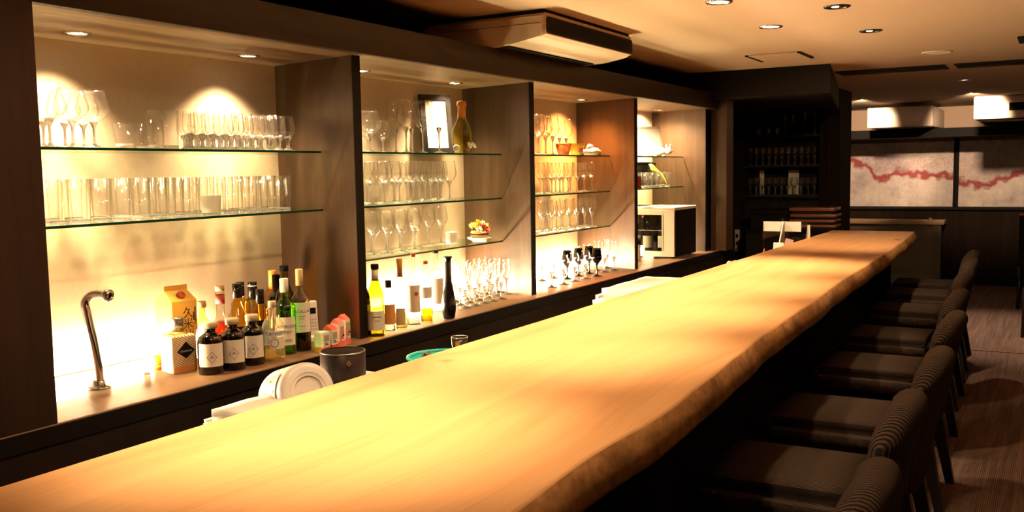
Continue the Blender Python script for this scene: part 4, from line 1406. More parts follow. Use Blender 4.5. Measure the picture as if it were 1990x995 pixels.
FM = [flower_mesh(0.017), flower_mesh(0.014)]
rnd = random.Random(3)
FL_ = [(-0.030, -0.012, 0.062, M_fy), (-0.016, -0.022, 0.066, M_fy), (0.000, -0.028, 0.060, M_fy), (0.010, -0.014, 0.070, M_fy), (-0.008, 0.000, 0.074, M_fy), (0.012, 0.010, 0.072, M_fw), (0.026, -0.004, 0.060, M_fr), (0.030, 0.014, 0.062, M_fy),
       (0.022, 0.026, 0.056, M_fr), (-0.020, 0.016, 0.068, M_fy), (-0.002, 0.024, 0.068, M_fw), (0.036, 0.004, 0.048, M_fr), (0.016, -0.030, 0.052, M_fw), (-0.034, 0.006, 0.054, M_fy)]
for q, (x, y, z, fm) in enumerate(FL_):
    me = FM[q % 2].copy()
    obj('flower', me, fm, t, (x, y, z - 0.006), (rnd.uniform(-0.3, 0.3) - y * 14, x * 18 + rnd.uniform(-0.2, 0.2), rnd.uniform(0, 6)))
for q in range(9):
    a = q * 0.7
    t.scale = (1.12, 1.12, 1.38)
    bm = bmesh.new()
    bm.faces.new([bm.verts.new(v) for v in ((0, 0, 0), (0.012, 0.006, 0.006), (0.030, 0, 0.010), (0.012, -0.006, 0.006))])
    obj('leaf', mesh_from(bm, 'leaf'), M_leafy, t, (0.014 * math.cos(a), 0.014 * math.sin(a), 0.044), (0, -0.5 + 0.1 * (q % 3), a))

# third bay, top shelf: bright paper cups and a pink cloth posy
M_cupo, M_cupr = plain('cup_orange', (0.85, 0.36, 0.04), 0.5), plain('cup_red', (0.78, 0.16, 0.06), 0.5)
for q, (px, x, m1, lab) in enumerate(((1095, -2.50, M_cupr, 'red orange cup left of the yellow one, top shelf of the third bay'), (1121, -2.49, M_fy, 'bright yellow cup with an orange rim, top shelf of the third bay'))):
    p = Vector((x, y_at(px, x, S1), S1))
    t = thing('paper_cup', lab, 'cup', p, face_to_cam(p))
    obj('body', lathe([(0, 0), (0.032, 0), (0.047, 0.062), (0.045, 0.062), (0.030, 0.003), (0, 0.003)], 24), m1, t)
    obj('rim', lathe([(0.0465, 0.060), (0.049, 0.060), (0.050, 0.068), (0.046, 0.068)], 24), M_cupo if q else M_fy, t)
    obj('side_patch', label_patch(0.0415, 0.020, 0.048, 0.35, 1.2), M_cupr if q else M_cupo, t)
p = Vector((-2.50, y_at(1150, -2.50, S1), S1))
t = thing('cloth_posy', 'pale pink cloth posy lying beside the yellow cup', 'ornament', p, face_to_cam(p))
bm = bmesh.new()
bmesh.ops.create_icosphere(bm, subdivisions=3, radius=1.0)
for v in bm.verts:
    n_ = mnoise.noise(v.co * 2.6)
    k = 1 + 0.35 * n_
    v.co = Vector((v.co.x * 0.035 * k, v.co.y * 0.055 * k, max(-0.02, v.co.z * 0.028 * k) + 0.02))
me = mesh_from(bm, 'posy')
me.shade_smooth()
obj('cloth', me, plain('pale_pink', (0.80, 0.58, 0.48), 0.8), t)
bm = bmesh.new()
bmesh.ops.create_icosphere(bm, subdivisions=2, radius=0.022)
for v in bm.verts:
    v.co *= 1 + 0.3 * mnoise.noise(v.co * 60)
me = mesh_from(bm, 'posy')
me.shade_smooth()
obj('rosette', me, plain('pink_rose', (0.72, 0.36, 0.30), 0.8), t, (-0.005, -0.012, 0.050))
obj('leaf', prism([(0.0, 0.02), (0.012, 0.05), (0.0, 0.095), (-0.012, 0.05)], 0.002, 0.004), plain('brown_leaf', (0.16, 0.08, 0.03), 0.7), t)

# farthest bay
p = Vector((-2.60, y_at(1257, -2.60, S1), S1 + 0.003))
fh = height_to(p, 244)
t = thing('picture_frame', 'brightly lit white framed card on the upper shelf of the farthest bay', 'picture frame', p, math.radians(-40))
fr = bmesh.new()
fw = 0.135
for lo, hi in (((-0.008, -fw, 0), (0.008, fw, 0.016)), ((-0.008, -fw, fh - 0.016), (0.008, fw, fh)), ((-0.008, -fw, 0.016), (0.008, -fw + 0.016, fh - 0.016)), ((-0.008, fw - 0.016, 0.016), (0.008, fw, fh - 0.016))):
    bm_box(fr, lo, hi)
obj('frame', mesh_from(fr, 'frame'), M_cream, t, None, (0, math.radians(-14), 0))
obj('card', box_mesh((-0.004, -fw + 0.015, 0.015), (0.003, fw - 0.015, fh - 0.015)), M_paper, t, None, (0, math.radians(-14), 0))
p = Vector((-2.485, y_at(1287, -2.485, S1), S1))
t = thing('cloth_ornament', 'small white cloth animal with a pink nose beside the framed card', 'ornament', p, face_to_cam(p))
for nm, (x, y, z), s, m1 in (('body', (0, -0.02, 0.035), (0.035, 0.05, 0.036), M_paper), ('head', (0.012, 0.045, 0.040), (0.028, 0.030, 0.028), M_paper), ('nose', (0.028, 0.074, 0.038), (0.008, 0.008, 0.008), M_pinkcart)):
    bm = bmesh.new()
    bmesh.ops.create_icosphere(bm, subdivisions=2, radius=1)
    for v in bm.verts:
        v.co = Vector((v.co.x * s[0], v.co.y * s[1], v.co.z * s[2]))
    me = mesh_from(bm, nm)
    me.shade_smooth()
    obj(nm, me, m1, t, (x, y, z))
for s in (-1, 1):
    obj('ear', lathe([(0, -0.002), (0.009, 0), (0.007, 0.018), (0, 0.026)], 12), M_paper, t, (0.010, 0.045 + 0.014 * s, 0.062))
    obj('foot', lathe([(0, 0), (0.012, 0), (0.012, 0.008), (0, 0.012)], 12), M_paper, t, (0.02, -0.02 + 0.03 * s, 0))
p = Vector((-2.475, y_at(1281, -2.475, S2), S2 + 0.112))
t = thing('napkin', 'yellow green folded napkin draped over the tumblers of the farthest bay', 'napkin', p, face_to_cam(p))
bm = bmesh.new()
g = []
for i in range(9):
    u = i / 8
    g.append([bm.verts.new((0.012 + 0.02 * math.sin(v * 2.5), -0.075 + 0.13 * u + 0.02 * v, 0.055 - 0.125 * u * u - 0.05 * v + 0.008 * math.sin(u * 9 + v * 4))) for v in (0, 0.33, 0.66, 1.0)])
for a, b in zip(g, g[1:]):
    for k in range(3):
        bm.faces.new((a[k], b[k], b[k + 1], a[k + 1]))
me = mesh_from(bm, 'cloth')
me.shade_smooth()
o = obj('cloth', me, plain('napkin_yellow', (0.72, 0.66, 0.08), 0.8), t)
o.modifiers.new('thickness', 'SOLIDIFY').thickness = 0.002
t = thing('storage_box', 'low black box behind the tumblers in the farthest bay', 'box', (-2.655, 6.45, S2))
obj('body', box_mesh((-0.06, -0.14, 0), (0.06, 0.20, 0.165), 0.003), M_black, t)
obj('lid', box_mesh((-0.062, -0.142, 0.165), (0.062, 0.202, 0.185), 0.003), M_black, t)
p = Vector((-2.49, y_at(1241, -2.49, S2), S2))
t = thing('card_holder', 'small dark red card standing at the end of the tumblers, farthest bay', 'card', p, math.radians(-40))
obj('card', box_mesh((-0.002, -0.05, 0), (0.002, 0.02, 0.085)), M_redlab, t)
obj('foot', box_mesh((-0.015, -0.05, 0), (0.015, 0.02, 0.004)), M_black, t)
# wine dispenser on the ledge
t = thing('wine_cooler', 'cream countertop wine cooler with a dark window and red light', 'wine cooler', (-2.505, 6.19, ZL))
X0, X1, Y1, HZ = -0.215, 0.225, 0.44, 0.335
SH = bmesh.new()
for lo, hi in (((X0, 0.02, 0.012), (X0 + 0.02, Y1, HZ)), ((X0, Y1 - 0.02, 0.012), (X1, Y1, HZ)), ((X0, 0.02, 0.012), (X1, Y1, 0.035)), ((X0, 0.02, HZ - 0.03), (X1, Y1, HZ))):
    bm_box(SH, lo, hi)
obj('lining', mesh_from(SH, 'lining'), M_black, t)
obj('side_panel', box_mesh((X1, 0.02, 0.012), (X1 + 0.006, Y1, HZ)), M_black, t)
obj('top', box_mesh((X0 - 0.004, -0.004, HZ), (X1 + 0.008, Y1 + 0.004, HZ + 0.022), 0.004), M_cream, t)
df = bmesh.new()
for lo, hi in (((X0, 0, 0.012), (X1, 0.02, 0.05)), ((X0, 0, HZ - 0.03), (X1, 0.02, HZ)), ((X0, 0, 0.05), (X0 + 0.035, 0.02, HZ - 0.03)), ((X1 - 0.085, 0, 0.05), (X1, 0.02, HZ - 0.03))):
    bm_box(df, lo, hi)
d_ = obj('door', mesh_from(df, 'door'), M_cream, t)
obj('window_pane', box_mesh((X0 + 0.035, 0.008, 0.05), (X1 - 0.085, 0.012, HZ - 0.03)), thin_glass('cooler_pane', (0.85, 0.88, 0.85), (0.8, 0.8, 0.8), 0.3, 4), d_)
obj('trim_strip', box_mesh((X1 - 0.090, -0.003, 0.05), (X1 - 0.083, 0, HZ - 0.03)), M_cream, d_)
obj('indicator_light', lathe([(0, 0), (0.006, 0), (0.006, 0.003), (0, 0.004)], 12), emit('red_light', (1.0, 0.04, 0.08), 6.0), t, (-0.02, 0.03, HZ - 0.045), (PI / 2, 0, 0))
obj('rack', box_mesh((X0 + 0.03, 0.05, 0.19), (X1 - 0.02, Y1 - 0.03, 0.194)), M_steel, t)
for k in range(4):
    obj('foot', lathe([(0, 0), (0.012, 0), (0.012, 0.012), (0, 0.012)], 12), M_black, t, (X0 + 0.03 if k % 2 else X1 - 0.03, 0.05 if k < 2 else Y1 - 0.04, 0))
for q, (x, y, lab) in enumerate(((-2.52, 6.30, 'dark wine bottle with cream label behind the window of the wine cooler'), (-2.415, 6.32, 'second cream-labelled bottle in the cooler, at the window edge'), (-2.62, 6.34, 'cream wrapped bottle at the near side inside the cooler'))):
    b_ = thing('wine_bottle', lab, 'bottle', (x, y, ZL + 0.0355), -PI / 2, 'bottles in the wine cooler')
    r = 0.034
    hgt = 0.25
    obj('glass_body', lathe([(a * r, b * hgt) for a, b in refine(SHAPES['wine'])], 20), G_dark, b_)
    obj('label', label_patch(r * 1.01, 0.03, 0.115, -1.3, 1.3), M_cream, b_)
    obj('capsule', lathe([(r * 0.37, 0.19), (r * 0.39, 0.19), (r * 0.39, 0.25), (0, 0.252)], 16), M_cream if q == 2 else M_blackgloss, b_)
p = on_z(1242, 506, ZL)
t = thing('pepper_mill', 'small black topped white mill at the near end of the wine cooler', 'mill', p + Vector((-0.02, 0.03, 0)))
obj('body', lathe([(0, 0), (0.017, 0), (0.020, 0.008), (0.014, 0.05), (0.018, 0.105), (0, 0.107)], 18), M_white, t)
obj('head', lathe([(0, 0.107), (0.019, 0.107), (0.021, 0.125), (0.016, 0.150), (0, 0.155)], 18), M_black, t)

# ================================================================== THINGS BEHIND THE COUNTER
def pillow_box(name, sx, sy, sz, r, amp, mat, parent, loc, seed=0, rz=0.0):
    bm = bmesh.new()
    bm_box(bm, (-sx / 2, -sy / 2, 0), (sx / 2, sy / 2, sz))
    bmesh.ops.bevel(bm, geom=bm.edges[:], offset=r, segments=4, affect='EDGES')
    bmesh.ops.subdivide_edges(bm, edges=[e for e in bm.edges if e.calc_length() > 0.04], cuts=5, use_grid_fill=True)
    for v in bm.verts:
        k = mnoise.noise(Vector((v.co.x * 14 + seed, v.co.y * 14, v.co.z * 20)))
        v.co += v.normal * 0 + Vector((0, 0, amp * k if v.co.z > sz * 0.3 else 0)) + Vector((amp * 0.5 * k, amp * 0.6 * k, 0))
    me = mesh_from(bm, name)
    me.shade_smooth()
    return obj(name, me, mat, parent, loc, (0, 0, rz))


M_towel = plain('white_towel', (0.84, 0.80, 0.72), 0.9, bump=0.5, scale=300)
p = on_x(545, 790, -1.72)
t = thing('folded_cloth', 'cream folded cloth under the tilted white tub behind the counter', 'cloth', (-1.72, p.y + 0.0, ZK))
pillow_box('cloth_stack', 0.30, 0.30, 0.085, 0.03, 0.006, M_towel, t, (0, 0, 0), 1)
p = on_x(599, 762, -1.72)
t = thing('white_tub', 'white tub tipped on its side showing its round base, behind the counter', 'tub', (p.x, p.y, p.z + 0.004))
axis = Vector((0.86, -0.42, 0.30)).normalized()
tub = obj('body', lathe([(0.040, 0.006), (0.062, 0.006), (0.074, 0.0), (0.078, -0.010), (0.083, -0.17), (0.081, -0.17), (0.070, -0.004), (0.040, 0.002), (0, 0.002)][::-1] , 40), plain('tub_white', (0.86, 0.82, 0.78), 0.35, vary=0.02), t)
tub.rotation_mode = 'QUATERNION'
tub.rotation_quaternion = axis.to_track_quat('Z', 'Y')
obj('base_ring', lathe([(0.046, 0.004), (0.050, 0.009), (0.054, 0.004)], 40), plain('tub_white', (0.86, 0.82, 0.78), 0.35), tub)
lbm = label_patch(0.0815, -0.15, -0.030, 2.35, 3.5)
lo = obj('label', lbm, plain('label_mauve', (0.55, 0.36, 0.32), 0.6), tub)
obj('diamond_mark', wrap(diamond_frame(0.035, 0.045, 0.003), 0.0826, 2.95, -0.085), M_ink, lo)
p = on_x(666, 690, -1.80)
t = thing('canister', 'black satin canister with a small gold crest, behind the counter', 'canister', (-1.80, p.y, ZK), face_to_cam((-1.8, p.y)))
hc = 1.45 - 0.515 - ZK
hc = height_to((-1.80, p.y, ZK), 683)
rc = 0.066
M_can = plain('satin_black', (0.045, 0.034, 0.034), 0.30, metal=0.5)
obj('body', lathe([(0, 0), (rc * 0.98, 0), (rc, 0.004), (rc, hc), (rc - 0.003, hc + 0.002), (rc - 0.008, hc + 0.001), (0, hc + 0.001)], 40), M_can, t)
obj('rim', lathe([(rc - 0.004, hc), (rc + 0.001, hc), (rc + 0.001, hc + 0.003), (rc - 0.004, hc + 0.003)], 40), M_steel, t)
em = obj('crest', wrap(diamond_frame(0.008, 0.010, 0.002), rc + 0.0008, 0.25, hc * 0.84), M_goldcap, t)
obj('crest_centre', wrap(diamond_frame(0.004, 0.005, 0.0016), rc + 0.0008, 0.25, hc * 0.84), M_goldcap, em)
obj('print_line', label_patch(rc + 0.0006, hc * 0.31, hc * 0.35, 0.0, 0.2, 0.0003, 6), plain('rose_ink', (0.40, 0.26, 0.24), 0.5), t)
p = on_x(725, 731, -1.72)
t = thing('paper_pad', 'edge of a white paper pad beside the black canister', 'pad', (-1.72, p.y, ZK))
obj('sheets', box_mesh((-0.07, -0.05, 0), (0.07, 0.05, p.z - ZK - 0.004)), M_paper, t)
obj('cover', box_mesh((-0.071, -0.051, p.z - ZK - 0.004), (0.071, 0.051, p.z - ZK)), M_white, t)
# turquoise bowl
pa, pb = on_x(803, 690, -1.78), on_x(893, 684, -1.78)
rb = (pb.y - pa.y) / 2 * 0.95
cy = pa.y + rb * 0.96
t = thing('turquoise_bowl', 'turquoise plastic bowl with rolled rim behind the counter', 'bowl', (-1.74, cy, ZK))
hb = on_x(850, 683, -1.80).z - ZK
M_turq = plain('turquoise', (0.02, 0.52, 0.50), 0.35, vary=0.04)
obj('body', lathe([(0, 0), (rb * 0.7, 0), (rb * 0.95, hb * 0.92), (rb * 0.92, hb * 0.92), (rb * 0.66, 0.006), (0, 0.006)], 40), M_turq, t)
obj('rim', lathe([(rb * 0.90, hb * 0.92), (rb * 0.94, hb), (rb, hb * 0.98), (rb * 1.01, hb * 0.90), (rb * 0.95, hb * 0.88)], 40), M_turq, t)
t = thing('pine_cone', 'small dark brown pine cone lying in the turquoise bowl', 'pine cone', (-1.765, cy - rb * 0.55, ZK + hb * 0.62), 0.6)
obj('core', lathe([(0, 0), (0.010, 0.006), (0.012, 0.020), (0.006, 0.034), (0, 0.038)], 12), plain('cone_core', (0.03, 0.018, 0.012), 0.8), t)
sc = bmesh.new()
sc.faces.new([sc.verts.new(v) for v in ((0.006, -0.005, 0), (0.018, -0.006, 0.004), (0.021, 0, 0.006), (0.018, 0.006, 0.004), (0.006, 0.005, 0))])
scale_me = mesh_from(sc, 'scale')
scale_me.materials.append(plain('cone_scale', (0.16, 0.11, 0.085), 0.7))
for k in range(30):
    obj('scale', scale_me, None, t, (0, 0, 0.004 + k * 0.0011), (0, -0.3, k * 2.4))
# glass with an amber tag
p = Vector((-1.88, y_at(893, -1.88, 0.87), ZK))
hg = height_to(p, 655)
t = tumbler('lowball_glass', hg, 0.028, 0.031, 0.010)
t.location, t['label'], t.rotation_euler = p, 'clear lowball glass with an amber tag behind the turquoise bowl', (0, 0, face_to_cam(p))
obj('amber_tag', label_patch(0.0295, hg * 0.52, hg * 0.82, -0.55, 0.0), plain('amber_paper', (0.75, 0.45, 0.10), 0.5), t)
obj('rim', lathe([(0.0290, hg), (0.0315, hg), (0.0315, hg + 0.0018), (0.0290, hg + 0.0018)], 28), plain('glass_rim', (0.55, 0.45, 0.32), 0.15), t)
# towels
pa, pb = on_x(1182, 573, -1.74), on_x(1296, 550, -1.74)
ta = thing('folded_towel', 'plump white folded towel behind the counter, in front of the third bay', 'towel', (-1.70, pa.y + 0.38, ZK), 0, 'white towels')
pillow_box('fold', 0.30, 0.62, pa.z - ZK + 0.012, 0.03, 0.006, M_towel, ta, (0, 0, 0), 3)
tb = thing('rolled_towel', 'small white rolled towel at the near end of the folded towel', 'towel', (-1.70, pa.y + 0.005, ZK), 0, 'white towels')
pillow_box('roll', 0.22, 0.10, pa.z - ZK + 0.004, 0.028, 0.006, M_towel, tb, (0, 0, 0), 8)
# acrylic stand with sloped sides, papers inside
t = thing('acrylic_stand', 'clear acrylic menu stand with a white band and sloped side', 'stand', (-1.645, 6.66, ZK))
M_acr = thin_glass('acrylic', (0.93, 0.93, 0.92), (0.75, 0.75, 0.75), 0.8, 2.5)
obj('back_plate', box_mesh((-0.165, 0.10, 0), (0.165, 0.106, 0.285)), M_acr, t)
obj('header_band', box_mesh((-0.165, 0.090, 0.215), (0.10, 0.099, 0.285)), M_paper, t)
obj('left_post', box_mesh((-0.170, 0.086, 0), (-0.155, 0.108, 0.27)), M_acr, t)
for s, nm in ((-0.02, 'sloped_side'), (0.155, 'side_plate')):
    sp = prism([(-0.12, 0.03), (0.10, 0.03), (0.10, 0.28), (0.06, 0.28)], 0, 0.006)
    sp.transform(Matrix(((0, 0, 1, 0), (1, 0, 0, 0), (0, 1, 0, 0), (0, 0, 0, 1))))
    o = obj(nm, sp, M_acr if s > 0 else plain('smoked_plate', (0.16, 0.13, 0.09), 0.3), t, (s, 0, 0))
    if s < 0:
        obj('front_edge', tube([(0.003, -0.12, 0.03), (0.003, 0.06, 0.28), (0.003, 0.10, 0.285)], 0.005, 8), M_white, o)
obj('end_strip', box_mesh((0.150, 0.06, 0.02), (0.168, 0.075, 0.265)), M_white, t)
obj('base_plate', box_mesh((-0.17, -0.13, 0), (0.17, 0.11, 0.006)), M_acr, t)
t = thing('leaflet', 'white and pinkish leaflets leaning in front of the acrylic stand', 'leaflet', (-1.625, 6.49, ZK))
obj('sheet', box_mesh((-0.05, -0.003, 0), (0.02, 0.0, 0.155)), M_paper, t, None, (math.radians(-8), 0, 0))
obj('cover', box_mesh((-0.01, -0.012, 0), (0.045, -0.008, 0.19)), plain('pink_cover', (0.50, 0.30, 0.27), 0.6), t, None, (math.radians(-8), math.radians(14), 0))
t = thing('pen_cup', 'little white cup with a red pen before the acrylic stand', 'cup', (-1.72, 6.36, ZK))
obj('cup', lathe([(0, 0), (0.022, 0), (0.026, 0.085), (0.024, 0.085), (0.020, 0.004), (0, 0.004)], 20), M_white, t)
obj('pen', tube([(0, 0, 0.01), (0.02, 0.01, 0.12)], 0.004, 8), M_redcart, t)
t = thing('salt_shaker', 'tiny white shaker peeking over the counter edge near the wine cooler', 'shaker', (-1.70, y_at(1418, -1.70, 0.87), ZK))
obj('body', lathe([(0, 0), (0.020, 0), (0.017, 0.075), (0, 0.075)], 16), M_glass, t)
obj('cap', lathe([(0, 0.075), (0.018, 0.075), (0.018, 0.100), (0.010, 0.108), (0, 0.109)], 16), M_white, t)
t = thing('bottle_opener', 'small pale gadget lying beside the shaker on the work surface', 'tool', (-1.69, y_at(1432, -1.69, 0.87), ZK))
obj('handle', box_mesh((-0.03, -0.012, 0), (0.03, 0.012, 0.098), 0.005), M_cream, t)
obj('head', lathe([(0.008, 0), (0.016, 0), (0.016, 0.006), (0.008, 0.006)], 16), M_steel, t, (0, -0.004, 0.098))
# ================================================================== FAR END: GLASS CABINET, TRAYS, DESK, PAINTINGS
cb = thing('glassware_cabinet', 'tall dark cabinet with open shelves of wine glasses at the end of the bar', 'cabinet', (-2.285, 9.2, 0))
YF, YB = -0.2, 0.2
for nm, lo, hi in (('side_panel', (-0.465, YF, 0), (-0.32, YB, 2.06)), ('side_panel', (0.385, YF, 0), (0.462, YB, 2.06)), ('back', (-0.32, YB - 0.02, 0), (0.385, YB, 2.06)),
                   ('top_panel', (-0.32, YF, 2.02), (0.385, YB - 0.02, 2.06)), ('base_unit', (-0.32, YF + 0.01, 0), (0.385, YB - 0.02, 1.14))):
    obj(nm, box_mesh(lo, hi), M_wains, cb)
CZ = (1.75, 1.466, 1.177)
for z in CZ:
    obj('shelf', box_mesh((-0.32, YF + 0.01, z - 0.022), (0.385, YB - 0.02, z)), M_dark, cb)
d_ = obj('base_door', box_mesh((-0.31, YF, 0.05), (0.030, YF + 0.009, 1.12)), M_dark, cb)
obj('knob', lathe([(0, 0), (0.008, 0), (0.012, 0.018), (0, 0.02)], 14), M_steel, d_, (0.01, YF, 0.7), (PI / 2, 0, 0))
d_ = obj('base_door', box_mesh((0.036, YF, 0.05), (0.375, YF + 0.009, 1.12)), M_dark, cb)
obj('knob', lathe([(0, 0), (0.008, 0), (0.012, 0.018), (0, 0.02)], 14), M_steel, d_, (0.056, YF, 0.7), (PI / 2, 0, 0))
for nm, z in (('middle', CZ[1]), ('lower', CZ[2])):
    for rn, y in (('front', 9.08), ('back', 9.24)):
        for i in range(11):
            wine.put((-2.565 + 0.0610 * i + (0.012 if rn == 'back' else 0), y, z), f'dim wine glass, {ORD[i]} from left, {rn} row, {nm} shelf of the end cabinet', f'wine glasses on the {nm} shelf of the end cabinet', i, 0.88)
for i, (x, sc_) in enumerate(((-2.24, 0.80), (-2.17, 0.82), (-2.06, 0.92), (-1.97, 0.95))):
    bigwine.put((x, 9.12, CZ[0]), f'large dim wine glass, {ORD[i]} from the left on the top shelf of the end cabinet', 'large glasses in the end cabinet', 0, sc_)
for i, (x, m1) in enumerate(((-2.50, plain('gold_cup', (0.45, 0.32, 0.12), 0.3, metal=0.6)), (-2.40, M_steel), (-2.32, M_steel))):
    t = thing('metal_cup', ('small gold cup on the top shelf of the end cabinet', 'dull metal cup next to the gold one in the end cabinet', 'dull metal cup nearest the large glasses in the end cabinet')[i], 'cup', (x, 9.12, CZ[0]))
    obj('body', lathe([(0, 0), (0.018, 0), (0.032, 0.065), (0.030, 0.065), (0.016, 0.004), (0, 0.004)], 20), m1, t)
    obj('lip', lathe([(0.030, 0.064), (0.033, 0.064), (0.033, 0.068), (0.030, 0.068)], 20), m1, t)
for i, (x, w) in enumerate(((-2.52, 0.022), (-2.21, 0.05))):
    t = thing('reflection_panel', ('narrow pale panel imitating a reflection behind the glasses on the lower cabinet shelf', 'wide pale panel imitating a reflection behind the glasses on the lower cabinet shelf')[i], 'card', (x, 9.33, CZ[2]))
    obj('card', box_mesh((-w, -0.002, 0), (w, 0.002, 0.24)), M_cream, t)  # pale panels added to imitate bright reflections behind the glasses
    obj('foot', box_mesh((-w, -0.012, 0), (w, 0.012, 0.004)), M_black, t)

sd = thing('side_cabinet', 'low black cabinet in front of the glass cabinet, holding box and trays', 'cabinet', (-2.06, 8.72, 0))
obj('carcass', box_mesh((-0.40, -0.16, 0.06), (0.40, 0.16, 0.86)), M_black, sd)
obj('worktop', box_mesh((-0.41, -0.17, 0.86), (0.41, 0.17, 0.885), 0.002), M_black, sd)
for k in range(2):
    d_ = obj('door', box_mesh((-0.39 + 0.395 * k, -0.172, 0.08), (-0.01 + 0.395 * k, -0.161, 0.84)), M_dark, sd)
obj('toe_kick', box_mesh((-0.38, -0.14, 0), (0.38, 0.14, 0.06)), M_black, sd)
t = thing('dark_chest', 'dark lidded chest standing left of the stacked wooden trays', 'chest', (-2.255, 8.72, 0.885))
obj('body', box_mesh((-0.165, -0.13, 0), (0.165, 0.13, 0.135), 0.003), M_wains, t)
obj('lid', box_mesh((-0.180, -0.145, 0.135), (0.178, 0.145, 0.168), 0.006), M_wains, t)
obj('lid_top', box_mesh((-0.14, -0.11, 0.168), (0.14, 0.11, 0.180), 0.004), M_wains, t)
obj('latch', box_mesh((0.118, -0.134, 0.07), (0.132, -0.1302, 0.10)), M_steel, t)
M_tray = grain('red_lacquer_wood', (0.17, 0.055, 0.025), (0.36, 0.13, 0.055), (1.5, 18, 18), rough=0.35, bump=0.05)
zz = 0.885
for k, h in enumerate((0.045, 0.045, 0.050, 0.058)):
    t = thing('wooden_tray', f'reddish brown wooden tray, {("lowest", "second from below", "third from below", "topmost")[k]} of the stack beside the chest', 'tray', (-1.868 + 0.004 * (-1) ** k, 8.72, zz), 0.01 * (-1) ** k, 'stacked wooden trays')
    obj('base', box_mesh((-0.175, -0.12, 0), (0.175, 0.12, h * 0.45)), M_dark, t)
    obj('rim', box_mesh((-0.198, -0.14, h * 0.45), (0.198, 0.14, h - 0.001), 0.003), M_tray, t)
    zz += h
# intercom on the cabinet's foot
t = thing('wall_handset', 'small grey intercom handset fixed low on the dark cabinet side', 'telephone', (-2.665, 8.998, 0.66))
obj('body', box_mesh((-0.024, -0.022, 0), (0.024, 0, 0.19), 0.006, 3), plain('grey_plastic', (0.42, 0.36, 0.28), 0.5), t)
obj('screen', box_mesh((-0.012, -0.0235, 0.11), (0.012, -0.022, 0.145)), M_blackgloss, t)
obj('holder', box_mesh((-0.03, -0.03, -0.03), (0.022, 0, 0.0), 0.006, 3), M_steel, t)

# desk by the far wall
dk = thing('side_desk', 'greyish brown wooden desk with a light top board under the first painting', 'desk', (-1.68, 12.27, 0))
M_desk = grain('grey_oak', (0.085, 0.058, 0.036), (0.15, 0.10, 0.062), (1.0, 16, 16), rough=0.55, bump=0.1)
M_deskv = grain('grey_oak_upright', (0.075, 0.052, 0.034), (0.12, 0.082, 0.052), (16, 16, 1.0), rough=0.6, bump=0.1)
obj('top_board', box_mesh((-0.56, -0.14, 0.735), (0.56, 0.14, 0.785), 0.003), grain('light_oak_top', (0.34, 0.20, 0.10), (0.50, 0.31, 0.16), (1.0, 16, 16), rough=0.5, bump=0.1), dk)
obj('front_panel', box_mesh((-0.50, -0.10, 0.0), (0.44, -0.08, 0.735)), M_desk, dk)
obj('side_panel', box_mesh((0.44, -0.12, 0.0), (0.53, 0.12, 0.735)), M_deskv, dk)
obj('side_panel', box_mesh((-0.53, -0.12, 0.0), (-0.50, 0.12, 0.735)), M_deskv, dk)
t = thing('bell', 'tiny dark bell on the desk top near its end', 'bell', (-1.28, 12.24, 0.785))
obj('dome', lathe([(0, 0), (0.028, 0), (0.026, 0.014), (0.012, 0.026), (0, 0.028)], 20), M_steel, t)
obj('button', lathe([(0, 0.028), (0.005, 0.028), (0.005, 0.036), (0, 0.037)], 12), M_black, t)


